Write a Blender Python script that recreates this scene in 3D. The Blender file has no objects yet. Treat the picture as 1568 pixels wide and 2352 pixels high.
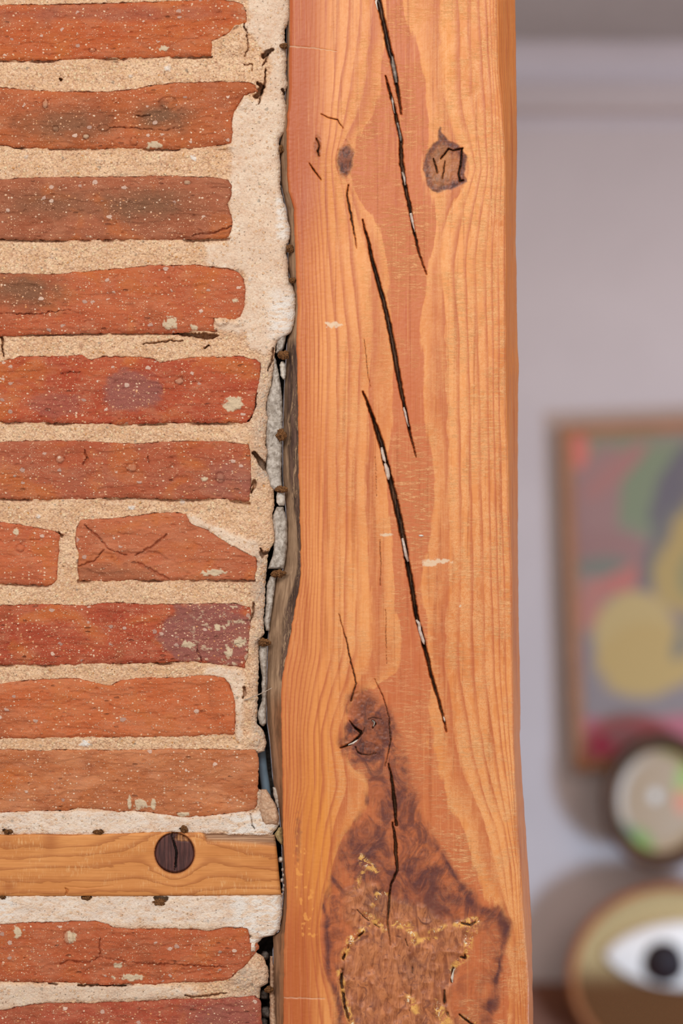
import bpy, math, random
import numpy as np

# ------------------------------------------------------------------ camera, light, exposure
SC = bpy.context.scene
COL = SC.collection
S = 0.0004            # metres per photograph pixel on the wall's face
D = 1.6               # camera to wall face
W, H = 1568, 2352
EYE = 1.5             # camera height above the floor

cam = bpy.data.cameras.new('camera')
camo = bpy.data.objects.new('camera', cam)
COL.objects.link(camo)
camo.location = (0, -D, EYE)
camo.rotation_euler = (math.pi / 2, 0, 0)
cam.sensor_fit = 'VERTICAL'
cam.sensor_height = 36.0
cam.lens = 36.0 * D / (H * S)
cam.clip_start = 0.05
cam.dof.use_dof = True
cam.dof.focus_distance = D - 0.006
cam.dof.aperture_fstop = 1.9
SC.camera = camo

SC.view_settings.view_transform = 'Standard'
SC.view_settings.look = 'None'
SC.view_settings.exposure = 0.0
SC.view_settings.gamma = 1.0
SC.view_settings.use_curve_mapping = False

wd = bpy.data.worlds.new('world')
SC.world = wd
wd.use_nodes = True
wd.node_tree.nodes['Background'].inputs[0].default_value = (1.0, 0.975, 0.95, 1)
wd.node_tree.nodes['Background'].inputs[1].default_value = 0.60


def area(name, loc, target, size, size_y, energy, col):
    l = bpy.data.lights.new(name, 'AREA')
    l.shape = 'RECTANGLE'
    l.size = size
    l.size_y = size_y
    l.energy = energy
    l.color = col
    o = bpy.data.objects.new(name, l)
    COL.objects.link(o)
    o.location = loc
    d = np.array(target) - np.array(loc)
    from mathutils import Vector
    o.rotation_euler = Vector(d).to_track_quat('-Z', 'Y').to_euler()
    return o


area('window_light_front', (-0.5, -3.0, EYE + 1.45), (0, 0, EYE - 0.1), 1.4, 1.0, 61, (1.0, 0.98, 0.955))
area('window_light_right', (1.7, -0.9, EYE + 0.5), (0.15, 0, EYE), 0.8, 1.6, 7, (1.0, 0.96, 0.90))
area('window_light_back', (1.75, 0.45, EYE - 1.15), (0.6, 2.5, EYE - 1.0), 0.3, 0.4, 52, (0.46, 0.70, 1.0))
area('room_lamp_back', (1.3, 0.5, EYE + 0.45), (0.6, 2.5, EYE + 0.3), 0.9, 0.9, 9, (1.0, 0.80, 0.72))


# ------------------------------------------------------------------ helpers
def lin(c):
    out = []
    for v in c[:3]:
        v /= 255.0
        out.append(v / 12.92 if v <= 0.04045 else ((v + 0.055) / 1.055) ** 2.4)
    return (out[0], out[1], out[2], 1.0)


def P(x, y, h):
    """pixel of the photograph + millimetres in front of the wall face -> metres"""
    x = np.asarray(x, float); y = np.asarray(y, float); h = np.asarray(h, float) * 0.001
    k = (D - h) / D
    X = (x - W / 2) * S * k
    Z = EYE + (H / 2 - y) * S * k
    return np.stack(np.broadcast_arrays(X, -h, Z), -1)


_r = np.random.RandomState(7)
TAB = _r.rand(256, 256)


def vn(x, y, seed=0):
    x = np.asarray(x, float) + seed * 17.37; y = np.asarray(y, float) + seed * 9.71
    xi = np.floor(x).astype(int); yi = np.floor(y).astype(int)
    fx = x - xi; fy = y - yi
    fx = fx * fx * (3 - 2 * fx); fy = fy * fy * (3 - 2 * fy)
    a = TAB[yi & 255, xi & 255]; b = TAB[yi & 255, (xi + 1) & 255]
    c = TAB[(yi + 1) & 255, xi & 255]; d = TAB[(yi + 1) & 255, (xi + 1) & 255]
    return (a * (1 - fx) + b * fx) * (1 - fy) + (c * (1 - fx) + d * fx) * fy


def fbm(x, y, seed=0, o=4):
    s = 0; a = 0.5; t = 0
    x = np.asarray(x, float); y = np.asarray(y, float)
    for i in range(o):
        s = s + a * (vn(x, y, seed + i * 3) - 0.5) * 2; t += a
        x = x * 2.03; y = y * 2.03; a *= 0.55
    return s / t


def sstep(a, b, x):
    t = np.clip((np.asarray(x, float) - a) / (b - a), 0, 1)
    return t * t * (3 - 2 * t)


def poly_sdf(x, y, pts):
    """signed distance, positive inside"""
    pts = np.array(pts, float); n = len(pts)
    d = np.full(x.shape, 1e18); ins = np.zeros(x.shape, bool)
    for i in range(n):
        ax, ay = pts[i]; bx, by = pts[(i + 1) % n]
        ex, ey = bx - ax, by - ay
        wx, wy = x - ax, y - ay
        t = np.clip((wx * ex + wy * ey) / (ex * ex + ey * ey + 1e-9), 0, 1)
        d = np.minimum(d, (wx - ex * t) ** 2 + (wy - ey * t) ** 2)
        c = ((ay > y) != (by > y)) & (x < (bx - ax) * (y - ay) / ((by - ay) if by != ay else 1e-9) + ax)
        ins ^= c
    d = np.sqrt(d)
    return np.where(ins, d, -d)


def box_sdf(x, y, pts, pad=14):
    """poly_sdf evaluated only near the polygon"""
    pts = np.array(pts, float)
    out = np.full(x.shape, -99.0)
    m = (x > pts[:, 0].min() - pad) & (x < pts[:, 0].max() + pad) & (y > pts[:, 1].min() - pad) & (y < pts[:, 1].max() + pad)
    out[m] = poly_sdf(x[m], y[m], pts)
    return out


def line_mask(x, y, pts, soft=1.6, pad=20):
    """1 inside a polyline of varying width (x, y, full width)"""
    pts = np.array(pts, float)
    out = np.zeros(x.shape)
    m = (x > pts[:, 0].min() - pad) & (x < pts[:, 0].max() + pad) & (y > pts[:, 1].min() - pad) & (y < pts[:, 1].max() + pad)
    xx = x[m]; yy = y[m]; v = np.zeros(xx.shape)
    for i in range(len(pts) - 1):
        ax, ay, aw = pts[i]; bx, by, bw = pts[i + 1]
        ex, ey = bx - ax, by - ay
        t = np.clip(((xx - ax) * ex + (yy - ay) * ey) / (ex * ex + ey * ey), 0, 1)
        dd = np.hypot(xx - ax - ex * t, yy - ay - ey * t)
        w = (aw + (bw - aw) * t) / 2
        v = np.maximum(v, 1 - sstep(w - soft * 0.5, w + soft * 0.5, dd) )
    out[m] = v
    return out


def grid_mesh(name, V, attrs=None, mat=None, parent=None, flip=False, cols=None, closed_u=False):
    ny, nx = V.shape[:2]
    me = bpy.data.meshes.new(name)
    me.vertices.add(ny * nx)
    me.vertices.foreach_set('co', V.reshape(-1).astype(np.float32))
    idx = np.arange(ny * nx).reshape(ny, nx)
    if closed_u:
        a = idx[:-1, :]; b = np.roll(idx, -1, 1)[:-1, :]; c = np.roll(idx, -1, 1)[1:, :]; d = idx[1:, :]
    else:
        a = idx[:-1, :-1]; b = idx[:-1, 1:]; c = idx[1:, 1:]; d = idx[1:, :-1]
    q = np.stack([a, d, c, b] if not flip else [a, b, c, d], -1).reshape(-1, 4)
    nf = len(q)
    me.loops.add(nf * 4); me.polygons.add(nf)
    me.loops.foreach_set('vertex_index', q.reshape(-1).astype(np.int32))
    me.polygons.foreach_set('loop_start', np.arange(0, nf * 4, 4, dtype=np.int32))
    me.polygons.foreach_set('use_smooth', np.ones(nf, bool))
    me.update(calc_edges=True)
    for k, v in (attrs or {}).items():
        at = me.attributes.new(k, 'FLOAT', 'POINT')
        at.data.foreach_set('value', np.asarray(v, np.float32).reshape(-1))
    if cols is not None:
        at = me.attributes.new('paint', 'FLOAT_COLOR', 'POINT')
        c4 = np.ones(cols.shape[:2] + (4,), np.float32); c4[..., :3] = cols
        at.data.foreach_set('color', c4.reshape(-1))
    o = bpy.data.objects.new(name, me)
    COL.objects.link(o)
    if mat: me.materials.append(mat)
    if parent: o.parent = parent
    return o


def py_mesh(name, vs, fs, mat=None, parent=None, smooth=False):
    me = bpy.data.meshes.new(name)
    me.from_pydata([tuple(map(float, v)) for v in vs], [], fs)
    me.update()
    if smooth:
        for p in me.polygons: p.use_smooth = True
    o = bpy.data.objects.new(name, me)
    COL.objects.link(o)
    if mat: me.materials.append(mat)
    if parent: o.parent = parent
    return o


def box(name, x0, x1, y0, y1, z0, z1, mat=None, parent=None, bevel=0.0):
    vs = [(x, y, z) for z in (z0, z1) for y in (y0, y1) for x in (x0, x1)]
    fs = [(0, 2, 3, 1), (4, 5, 7, 6), (0, 1, 5, 4), (2, 6, 7, 3), (0, 4, 6, 2), (1, 3, 7, 5)]
    o = py_mesh(name, vs, fs, mat, parent)
    if bevel:
        b = o.modifiers.new('bevel', 'BEVEL'); b.width = bevel; b.segments = 3
    return o


def empty(name, loc=(0, 0, 0)):
    o = bpy.data.objects.new(name, None)
    COL.objects.link(o)
    o.location = loc
    return o


def tag(o, label=None, cat=None, group=None, kind=None):
    if label: o['label'] = label
    if cat: o['category'] = cat
    if group: o['group'] = group
    if kind: o['kind'] = kind
    return o


def adopt(child, parent):
    """parent a world-space mesh under a thing standing at parent's location"""
    child.parent = parent
    child.matrix_parent_inverse.identity()
    me = child.data
    n = len(me.vertices); co = np.empty(n * 3, np.float32)
    me.vertices.foreach_get('co', co)
    co = co.reshape(-1, 3) - np.array(parent.location, np.float32)
    me.vertices.foreach_set('co', co.reshape(-1)); me.update()
    return child


# ------------------------------------------------------------------ node helper
class N:
    def __init__(s, name, rough=0.8, spec=0.3):
        s.m = bpy.data.materials.new(name); s.m.use_nodes = True
        s.t = s.m.node_tree; s.b = s.t.nodes['Principled BSDF']
        s.b.inputs['Roughness'].default_value = rough
        s.b.inputs['Specular IOR Level'].default_value = spec
        s.co = s.t.nodes.new('ShaderNodeTexCoord').outputs['Object']

    def _set(s, sock, v):
        if isinstance(v, bpy.types.NodeSocket): s.t.links.new(v, sock)
        elif v is not None: sock.default_value = v

    def attr(s, name):
        n = s.t.nodes.new('ShaderNodeAttribute'); n.attribute_name = name
        return n.outputs['Fac']

    def acol(s, name):
        n = s.t.nodes.new('ShaderNodeAttribute'); n.attribute_name = name
        return n.outputs['Color']

    def scale(s, v, off=(0, 0, 0)):
        n = s.t.nodes.new('ShaderNodeMapping'); s._set(n.inputs[0], s.co)
        n.inputs['Scale'].default_value = v; n.inputs['Location'].default_value = off
        return n.outputs[0]

    def noise(s, vec=(1, 1, 1), detail=4, rough=0.55, dist=0.0, off=(0, 0, 0)):
        n = s.t.nodes.new('ShaderNodeTexNoise'); s._set(n.inputs['Vector'], s.scale(vec, off))
        n.inputs['Scale'].default_value = 1.0; n.inputs['Detail'].default_value = detail
        n.inputs['Roughness'].default_value = rough; n.inputs['Distortion'].default_value = dist
        return n.outputs['Fac']

    def voro(s, sc, off=(0, 0, 0), vec=(1, 1, 1)):
        n = s.t.nodes.new('ShaderNodeTexVoronoi')
        base = s.scale(tuple(sc * v for v in vec), off)
        q = s.t.nodes.new('ShaderNodeTexNoise'); s._set(q.inputs['Vector'], base)
        q.inputs['Scale'].default_value = 1.7; q.inputs['Detail'].default_value = 2
        a = s.t.nodes.new('ShaderNodeVectorMath'); a.operation = 'MULTIPLY_ADD'
        s._set(a.inputs[0], q.outputs['Color']); a.inputs[1].default_value = (0.55, 0.55, 0.55); s._set(a.inputs[2], base)
        s._set(n.inputs['Vector'], a.outputs[0]); n.inputs['Scale'].default_value = 1.0
        return n.outputs['Distance'], n.outputs['Color']

    def m_(s, op, a, b=None, c=None):
        n = s.t.nodes.new('ShaderNodeMath'); n.operation = op
        s._set(n.inputs[0], a); s._set(n.inputs[1], b); s._set(n.inputs[2], c)
        return n.outputs[0]

    def ramp(s, v, a, b, lo=0.0, hi=1.0):
        n = s.t.nodes.new('ShaderNodeMapRange'); n.interpolation_type = 'SMOOTHSTEP'
        s._set(n.inputs[0], v)
        n.inputs[1].default_value = a; n.inputs[2].default_value = b
        n.inputs[3].default_value = lo; n.inputs[4].default_value = hi
        return n.outputs[0]

    def sep(s, c):
        n = s.t.nodes.new('ShaderNodeSeparateColor'); s._set(n.inputs[0], c)
        return n.outputs

    def mix(s, f, a, b, mode='MIX'):
        n = s.t.nodes.new('ShaderNodeMix'); n.data_type = 'RGBA'; n.blend_type = mode
        s._set(n.inputs[0], f)
        s._set(n.inputs[6], a); s._set(n.inputs[7], b)
        return n.outputs[2]

    def bump(s, h, dist, strength=1.0, prev=None):
        n = s.t.nodes.new('ShaderNodeBump'); s._set(n.inputs['Height'], h)
        n.inputs['Distance'].default_value = dist; n.inputs['Strength'].default_value = strength
        if prev: s.t.links.new(prev, n.inputs['Normal'])
        return n.outputs[0]

    def out(s, col=None, nrm=None, rough=None):
        if col is not None: s._set(s.b.inputs['Base Color'], col)
        if nrm: s.t.links.new(nrm, s.b.inputs['Normal'])
        if rough is not None: s._set(s.b.inputs['Roughness'], rough)
        return s.m


# ------------------------------------------------------------------ materials
def brick_mat(base, alt, speck=0.5, seed=0.0):
    n = N('fired_clay', 0.88, 0.25)
    o = (seed * 3.1, seed * 1.7, seed * 2.3)
    big = n.noise((16, 16, 30), 4, 0.6, 0.4, o)
    col = n.mix(n.ramp(big, 0.38, 0.64), lin(base), lin(alt))
    hue = n.noise((22, 22, 26), 3, 0.55, 0.8, (o[0] + 4, 6, o[2]))
    col = n.mix(n.ramp(hue, 0.50, 0.70, 0, 0.75), col, lin((196, 106, 50)))
    col = n.mix(n.ramp(hue, 0.45, 0.28, 0, 0.65), col, lin((152, 78, 48)))
    lay = n.noise((60, 60, 420), 5, 0.65, 0.8, o)           # bedding streaks of the pressed clay
    col = n.mix(n.ramp(lay, 0.5, 0.72, 0, 0.30), col, lin([min(255, c * f) for c, f in zip(alt, (1.12, 1.22, 1.25))]))
    col = n.mix(n.ramp(lay, 0.42, 0.28, 0, 0.32), col, lin([c * 0.70 for c in base]))
    dust = n.noise((40, 40, 70), 5, 0.7, 0.5, (o[0], 3, 8))
    col = n.mix(n.ramp(dust, 0.45, 0.68, 0.04, 0.34), col, lin((204, 138, 104)))
    col = n.mix(n.attr('burn'), col, lin((124, 86, 62)))
    col = n.mix(n.attr('purple'), col, lin((142, 92, 86)))
    fine = n.noise((900, 900, 900), 3, 0.7)
    col = n.mix(n.ramp(fine, 0.56, 0.75, 0, 0.5), col, lin((226, 158, 118)))
    col = n.mix(n.ramp(fine, 0.40, 0.26, 0, 0.5), col, lin((104, 50, 34)))
    h = n.m_('ADD', n.m_('MULTIPLY', lay, 0.65), n.m_('MULTIPLY', fine, 0.5))
    # grog and quartz grains: three sizes
    for sc, keep, r0, c1, c2, off in ((760, 0.74 - 0.16 * speck, 0.38, (236, 184, 148), (216, 140, 106), 1),
                                      (360, 0.88 - 0.20 * speck, 0.34, (246, 214, 186), (230, 156, 100), 5),
                                      (150, 0.91 - 0.12 * speck, 0.30, (238, 204, 182), (176, 136, 122), 9)):
        d, c = n.voro(sc, (off + seed, off * 2, off * 3), (1, 1, 1.25))
        s_ = n.sep(c)
        pick = n.m_('GREATER_THAN', s_[0], keep)
        rad = n.m_('MULTIPLY_ADD', s_[1], r0, r0 * 0.35)
        inside = n.m_('MULTIPLY', n.ramp(n.m_('SUBTRACT', rad, d), 0.0, 0.09), pick)
        col = n.mix(n.m_('MULTIPLY', inside, 0.85), col, n.mix(s_[2], lin(c1), lin(c2)))
        h = n.m_('ADD', h, n.m_('MULTIPLY', inside, 0.25))
    d, c = n.voro(170, (seed, 4, 2), (0.6, 1, 1.6))
    s_ = n.sep(c)
    pit = n.m_('MULTIPLY', n.ramp(d, 0.34, 0.16), n.m_('GREATER_THAN', s_[0], 0.955))
    col = n.mix(n.m_('MULTIPLY', pit, 0.5), col, lin((96, 46, 32)))
    h = n.m_('SUBTRACT', h, n.m_('MULTIPLY', pit, 0.9))
    col = n.mix(n.attr('lime'), col, lin((216, 190, 158)))
    return n.out(col, n.bump(h, 0.0015, 0.85))


def mortar_mat():
    n = N('lime_mortar', 0.95, 0.15)
    tone = n.attr('tone')      # 0 sandy, 1 pale lime
    grey = n.attr('grey')
    white = n.attr('white')
    big = n.noise((35, 35, 50), 4, 0.6)
    sandy = n.mix(n.ramp(big, 0.35, 0.7), lin((226, 178, 136)), lin((246, 206, 166)))
    pale = n.mix(n.ramp(big, 0.35, 0.7), lin((228, 198, 172)), lin((240, 216, 192)))
    mot = n.noise((170, 170, 210), 5, 0.72, 1.2, (1, 6, 2))
    pale = n.mix(n.ramp(mot, 0.52, 0.68, 0, 0.6), pale, lin((212, 164, 132)))
    pale = n.mix(n.ramp(mot, 0.44, 0.32, 0, 0.6), pale, lin((250, 234, 216)))
    col = n.mix(tone, sandy, pale)
    col = n.mix(grey, col, lin((178, 166, 154)))
    amp = n.m_('SUBTRACT', 1.0, n.m_('MULTIPLY', tone, 0.62))
    d, c = n.voro(620)
    s_ = n.sep(c)
    grain = n.mix(s_[1], lin((255, 222, 188)), lin((196, 140, 108)))
    col = n.mix(n.m_('MULTIPLY', n.ramp(s_[0], 0.35, 0.8, 0, 0.75), amp), col, grain)
    col = n.mix(n.m_('MULTIPLY', n.ramp(d, 0.5, 0.9, 0, 0.4), amp), col, lin((150, 106, 76)))
    d2, c2 = n.voro(300, (3, 1, 7)); s2 = n.sep(c2)
    g2 = n.m_('MULTIPLY', n.ramp(d2, 0.42, 0.30), n.m_('GREATER_THAN', s2[0], 0.72))
    col = n.mix(n.m_('MULTIPLY', g2, n.m_('MULTIPLY_ADD', amp, 0.6, 0.2)), col, n.mix(s2[1], lin((250, 224, 182)), lin((214, 148, 84))))
    d3, c3 = n.voro(150, (8, 5, 2)); s3 = n.sep(c3)
    g3 = n.m_('MULTIPLY', n.ramp(d3, 0.26, 0.18), n.m_('GREATER_THAN', s3[0], 0.86))
    col = n.mix(n.m_('MULTIPLY', g3, 0.65), col, n.mix(s3[1], lin((150, 138, 124)), lin((206, 160, 116))))
    d4, c4 = n.voro(420, (2, 9, 4)); s4 = n.sep(c4)
    g4 = n.m_('MULTIPLY', n.ramp(d4, 0.30, 0.18), n.m_('GREATER_THAN', s4[0], 0.86))
    col = n.mix(n.m_('MULTIPLY', g4, 0.6), col, lin((128, 100, 80)))
    col = n.mix(n.m_('MULTIPLY', white, n.ramp(n.noise((90, 90, 240), 4, 0.7, 0.6), 0.40, 0.58)), col, lin((240, 230, 220)))
    col = n.mix(n.ramp(n.attr('clay'), 0.0, 1.0), col, lin((188, 112, 84)))
    h = n.m_('ADD', n.m_('MULTIPLY', d, n.m_('MULTIPLY', amp, -1.0)), n.noise((500, 500, 500), 4, 0.7))
    h = n.m_('ADD', h, n.m_('MULTIPLY', g2, 0.5))
    h = n.m_('SUBTRACT', h, n.m_('MULTIPLY', g4, 0.7))
    return n.out(col, n.bump(h, 0.0014, 0.75))


def plain(name, c, c2=None, sc=300, rough=0.85, bump=0.0006, stretch=(1, 1, 1)):
    n = N(name, rough, 0.25)
    f = n.noise(tuple(sc * v for v in stretch), 5, 0.65, 0.4)
    col = n.mix(n.ramp(f, 0.35, 0.65), lin(c), lin(c2 or [v * 0.8 for v in c]))
    return n.out(col, n.bump(f, bump, 0.8) if bump else None)


def post_mat():
    n = N('oiled_pine', 0.46, 0.35)
    ring0 = n.attr('ring')
    w = n.noise((60, 60, 14), 4, 0.6)
    ring = n.m_('ADD', ring0, n.m_('MULTIPLY_ADD', w, 0.6, -0.3))
    lw = n.noise((90, 60, 9), 4, 0.6, 0.3, (2, 7, 3))
    f = n.m_('FRACT', ring)
    # earlywood fades into a latewood line with one sharp side
    soft = n.ramp(f, 0.52, 0.97)
    sharp = n.ramp(f, 1.0, 0.955)
    tail = n.ramp(f, 0.10, 0.0, 0, 0.45)
    L = n.m_('MAXIMUM', n.m_('MULTIPLY', soft, n.ramp(f, 1.02, 0.96)), tail)
    L = n.m_('MULTIPLY', L, n.ramp(lw, 0.32, 0.58, 0.45, 1.0))
    fibre = n.noise((700, 300, 16), 4, 0.6, 0.3)
    fib2 = n.noise((260, 100, 7), 3, 0.6, 0.2, (3, 0, 1))
    big = n.noise((14, 14, 5), 3, 0.5)
    gold = n.mix(n.ramp(big, 0.36, 0.66), lin((234, 154, 88)), lin((218, 132, 70)))
    gold = n.mix(n.attr('gold'), gold, lin((228, 144, 56)))
    gold = n.mix(n.attr('red'), gold, lin((184, 92, 44)))
    col = n.mix(n.m_('MULTIPLY', L, 0.80), gold, lin((188, 96, 56)))
    cm = n.ramp(ring, 0.54, 0.48)
    col = n.mix(n.m_('MULTIPLY', cm, 0.82), col, lin((196, 102, 60)))
    col = n.mix(n.ramp(fibre, 0.52, 0.72, 0, 0.32), col, lin((236, 168, 104)))
    col = n.mix(n.ramp(fib2, 0.47, 0.28, 0, 0.60), col, lin((170, 80, 36)))
    # chatter left by the saw: pale horizontal scrapes in patches, stronger on soft earlywood
    saw = n.noise((70, 20, 430), 5, 0.78, 1.0)
    saw2 = n.noise((420, 100, 420), 3, 0.75, 1.2)
    patch = n.m_('MULTIPLY', n.noise((26, 10, 22), 4, 0.65, 0.5, (5, 5, 5)), 1.0)
    pm = n.m_('MAXIMUM', n.m_('MULTIPLY', n.ramp(patch, 0.44, 0.60), n.attr('sawn')), n.attr('streak'))
    s1 = n.m_('MULTIPLY', n.ramp(saw, 0.46, 0.60), pm)
    s1 = n.m_('MULTIPLY', s1, n.ramp(saw2, 0.32, 0.50))
    s1 = n.m_('MULTIPLY', s1, n.m_('SUBTRACT', 1.0, n.m_('MULTIPLY', L, 0.8)))
    # fuzzy raised grain left between the latewood lines
    fz = n.noise((520, 200, 480), 4, 0.75, 1.4, (9, 2, 6))
    fzm = n.ramp(n.noise((60, 20, 34), 4, 0.7, 0.8, (3, 8, 5)), 0.38, 0.56)
    fuzz = n.m_('MULTIPLY', n.m_('MULTIPLY', n.ramp(fz, 0.40, 0.56), fzm), n.m_('MULTIPLY', n.attr('sawn'), n.m_('SUBTRACT', 1.0, n.m_('MULTIPLY', L, 0.9))))
    col = n.mix(n.m_('MULTIPLY', n.m_('MULTIPLY', fuzz, n.m_('SUBTRACT', 1.0, n.m_('MULTIPLY', cm, 0.85))), 0.5), col, lin((244, 184, 126)))
    col = n.mix(n.m_('MULTIPLY', s1, 0.78), col, lin((240, 180, 124)))
    longcut = n.m_('MULTIPLY', n.ramp(n.noise((5, 5, 420), 2, 0.5, 0.0, (1, 2, 3)), 0.64, 0.74), n.attr('sawn'))
    col = n.mix(n.m_('MULTIPLY', longcut, 0.16), col, lin((236, 176, 124)))
    # dark resinous heart round the knots
    dk = n.attr('dark')
    dn = n.noise((48, 48, 34), 5, 0.65, 1.5)
    dcol = n.mix(n.ramp(dn, 0.34, 0.60), lin((106, 58, 48)), lin((174, 96, 58)))
    col = n.mix(n.m_('MULTIPLY', dk, n.ramp(dn, 0.66, 0.40, 0.35, 0.95)), col, dcol)
    rim = n.attr('rim')
    col = n.mix(n.m_('MULTIPLY', rim, n.ramp(dn, 0.70, 0.40, 0.45, 0.95)), col, lin((88, 48, 48)))
    # gnarled burl
    g = n.attr('gnarl')
    gn = n.noise((130, 110, 36), 6, 0.70, 1.6)
    gcol = n.mix(n.ramp(gn, 0.36, 0.64), lin((132, 80, 56)), lin((208, 136, 88)))
    gcol = n.mix(n.ramp(n.noise((60, 60, 60), 4, 0.6, 2.0, (7, 1, 4)), 0.57, 0.66, 0, 0.8), gcol, lin((96, 62, 56)))
    col = n.mix(n.m_('MULTIPLY', g, 0.72), col, gcol)
    col = n.mix(n.m_('MULTIPLY', n.attr('pale'), n.ramp(n.noise((140, 140, 140), 4, 0.7, 1.0), 0.44, 0.56)), col, lin((234, 176, 92)))
    col = n.mix(n.m_('MULTIPLY', n.attr('pale'), n.ramp(n.noise((200, 200, 200), 4, 0.7, 1.0, (4, 4, 4)), 0.58, 0.66)), col, lin((250, 232, 196)))
    kd = n.attr('knot')
    kn = n.noise((150, 150, 60), 5, 0.6, 2.0)
    col = n.mix(n.m_('MULTIPLY', kd, 0.88), col, n.mix(n.ramp(kn, 0.35, 0.65), lin((62, 36, 38)), lin((136, 74, 48))))
    col = n.mix(n.attr('drip'), col, lin((236, 158, 78)))
    col = n.mix(n.attr('chalk'), col, lin((230, 202, 170)))
    cr = n.attr('crack')
    col = n.mix(n.ramp(cr, 0.15, 0.95), col, n.mix(n.ramp(fibre, 0.4, 0.65), lin((48, 30, 20)), lin((128, 84, 54))))
    # side face: tight straight grain
    h = n.m_('ADD', n.m_('MULTIPLY', fibre, 0.35), n.m_('MULTIPLY', L, 0.25))
    h = n.m_('ADD', h, n.m_('MULTIPLY', s1, 0.5))
    h = n.m_('ADD', h, n.m_('MULTIPLY', g, n.m_('MULTIPLY', gn, 1.1)))
    return n.out(col, n.bump(h, 0.0007, 0.6), n.ramp(s1, 0, 1, 0.42, 0.7))


def bark_mat():
    n = N('weathered_bark_edge', 0.85, 0.2)
    a = n.noise((160, 160, 22), 5, 0.65, 0.6)
    col = n.mix(n.ramp(a, 0.36, 0.62), lin((134, 104, 80)), lin((176, 142, 112)))
    b = n.noise((240, 240, 34), 5, 0.75, 1.2, (3, 1, 2))
    bk = n.m_('MULTIPLY', n.ramp(b, 0.40, 0.52), n.attr('bark'))
    col = n.mix(n.m_('MULTIPLY', bk, 0.9), col, n.mix(n.ramp(a, 0.4, 0.6), lin((62, 44, 42)), lin((104, 76, 66))))
    col = n.mix(n.attr('brown'), col, n.mix(n.ramp(a, 0.36, 0.62), lin((108, 72, 48)), lin((156, 104, 70))))
    return n.out(col, n.bump(n.m_('ADD', a, bk), 0.0012, 0.8))


def batten_mat():
    n = N('sawn_pine', 0.6, 0.3)
    # long horizontal grain bent round the knot
    ring = n.attr('ring')
    w = n.noise((12, 60, 60), 4, 0.6, 0.5)
    f = n.m_('FRACT', n.m_('ADD', ring, n.m_('MULTIPLY', w, 1.6)))
    L = n.m_('MULTIPLY', n.ramp(f, 0.55, 0.96), n.ramp(f, 1.0, 0.96))
    big = n.noise((12, 30, 40), 4, 0.6)
    col = n.mix(n.ramp(big, 0.36, 0.66), lin((204, 130, 68)), lin((220, 148, 84)))
    col = n.mix(n.m_('MULTIPLY', L, 0.7), col, lin((170, 98, 48)))
    fibre = n.noise((18, 300, 700), 4, 0.6, 0.3)
    col = n.mix(n.ramp(fibre, 0.5, 0.30, 0, 0.5), col, lin((186, 116, 60)))
    saw = n.m_('MULTIPLY', n.ramp(n.noise((700, 50, 130), 4, 0.7), 0.5, 0.68), n.ramp(n.noise((20, 20, 50), 3, 0.6), 0.46, 0.6))
    col = n.mix(n.m_('MULTIPLY', saw, 0.6), col, lin((234, 184, 128)))
    col = n.mix(n.attr('stain'), col, lin((166, 92, 44)))
    col = n.mix(n.attr('weather'), col, n.mix(n.ramp(fibre, 0.4, 0.6), lin((136, 100, 76)), lin((184, 146, 114))))
    col = n.mix(n.ramp(n.attr('rim'), 0, 1, 0, 0.8), col, lin((150, 84, 44)))
    return n.out(col, n.bump(n.m_('ADD', fibre, n.m_('MULTIPLY', L, 0.4)), 0.0006, 0.6))


def knot_mat():
    n = N('dark_knot', 0.55, 0.35)
    a = n.noise((500, 100, 40), 4, 0.6, 0.4)
    col = n.mix(n.ramp(a, 0.36, 0.66), lin((62, 34, 32)), lin((98, 58, 52)))
    col = n.mix(n.ramp(n.attr('crack'), 0.2, 0.9), col, lin((24, 14, 10)))
    col = n.mix(n.attr('bare'), col, n.mix(n.ramp(a, 0.4, 0.6), lin((110, 66, 36)), lin((190, 130, 80))))
    return n.out(col, n.bump(a, 0.0005, 0.7))


M_mortar = mortar_mat()
M_post = post_mat()
M_bark = bark_mat()
M_batten = batten_mat()
M_knot = knot_mat()
M_plaster = plain('white_plaster_flake', (204, 192, 180), (156, 143, 130), 260, 0.9, 0.0014)
M_chalk = plain('chalky_plaster', (232, 224, 214), (204, 188, 170), 260, 0.9, 0.0014)
M_tan = plain('tan_mortar_lump', (214, 178, 148), (190, 146, 114), 420, 0.95, 0.0014)
M_fibre = plain('dry_brown_fibre', (164, 112, 66), (92, 58, 34), 900, 0.9, 0.002)
M_rubble = plain('grey_rubble', (120, 112, 104), (70, 62, 56), 200, 0.95, 0.002)
M_pipe = plain('blue_grey_plastic', (118, 140, 156), (104, 124, 140), 30, 0.5, 0.0)
M_straw = plain('dry_grass_stem', (196, 178, 160), (150, 130, 112), 300, 0.6, 0.0)

# ================================================================== THE BRICK WALL
BR = []   # top, right, bottom, left (or None), colours, speckle


def brick_def(top, right, bottom, left=None, base=(184, 92, 58), alt=(196, 108, 70), sp=0.5, label='', burn=(), purple=(), lime=(), cracks=(), chip=()):
    BR.append(dict(top=top, right=right, bottom=bottom, left=left, base=base, alt=alt, sp=sp, label=label,
                   burn=burn, purple=purple, lime=lime, cracks=cracks, chip=chip))


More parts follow.
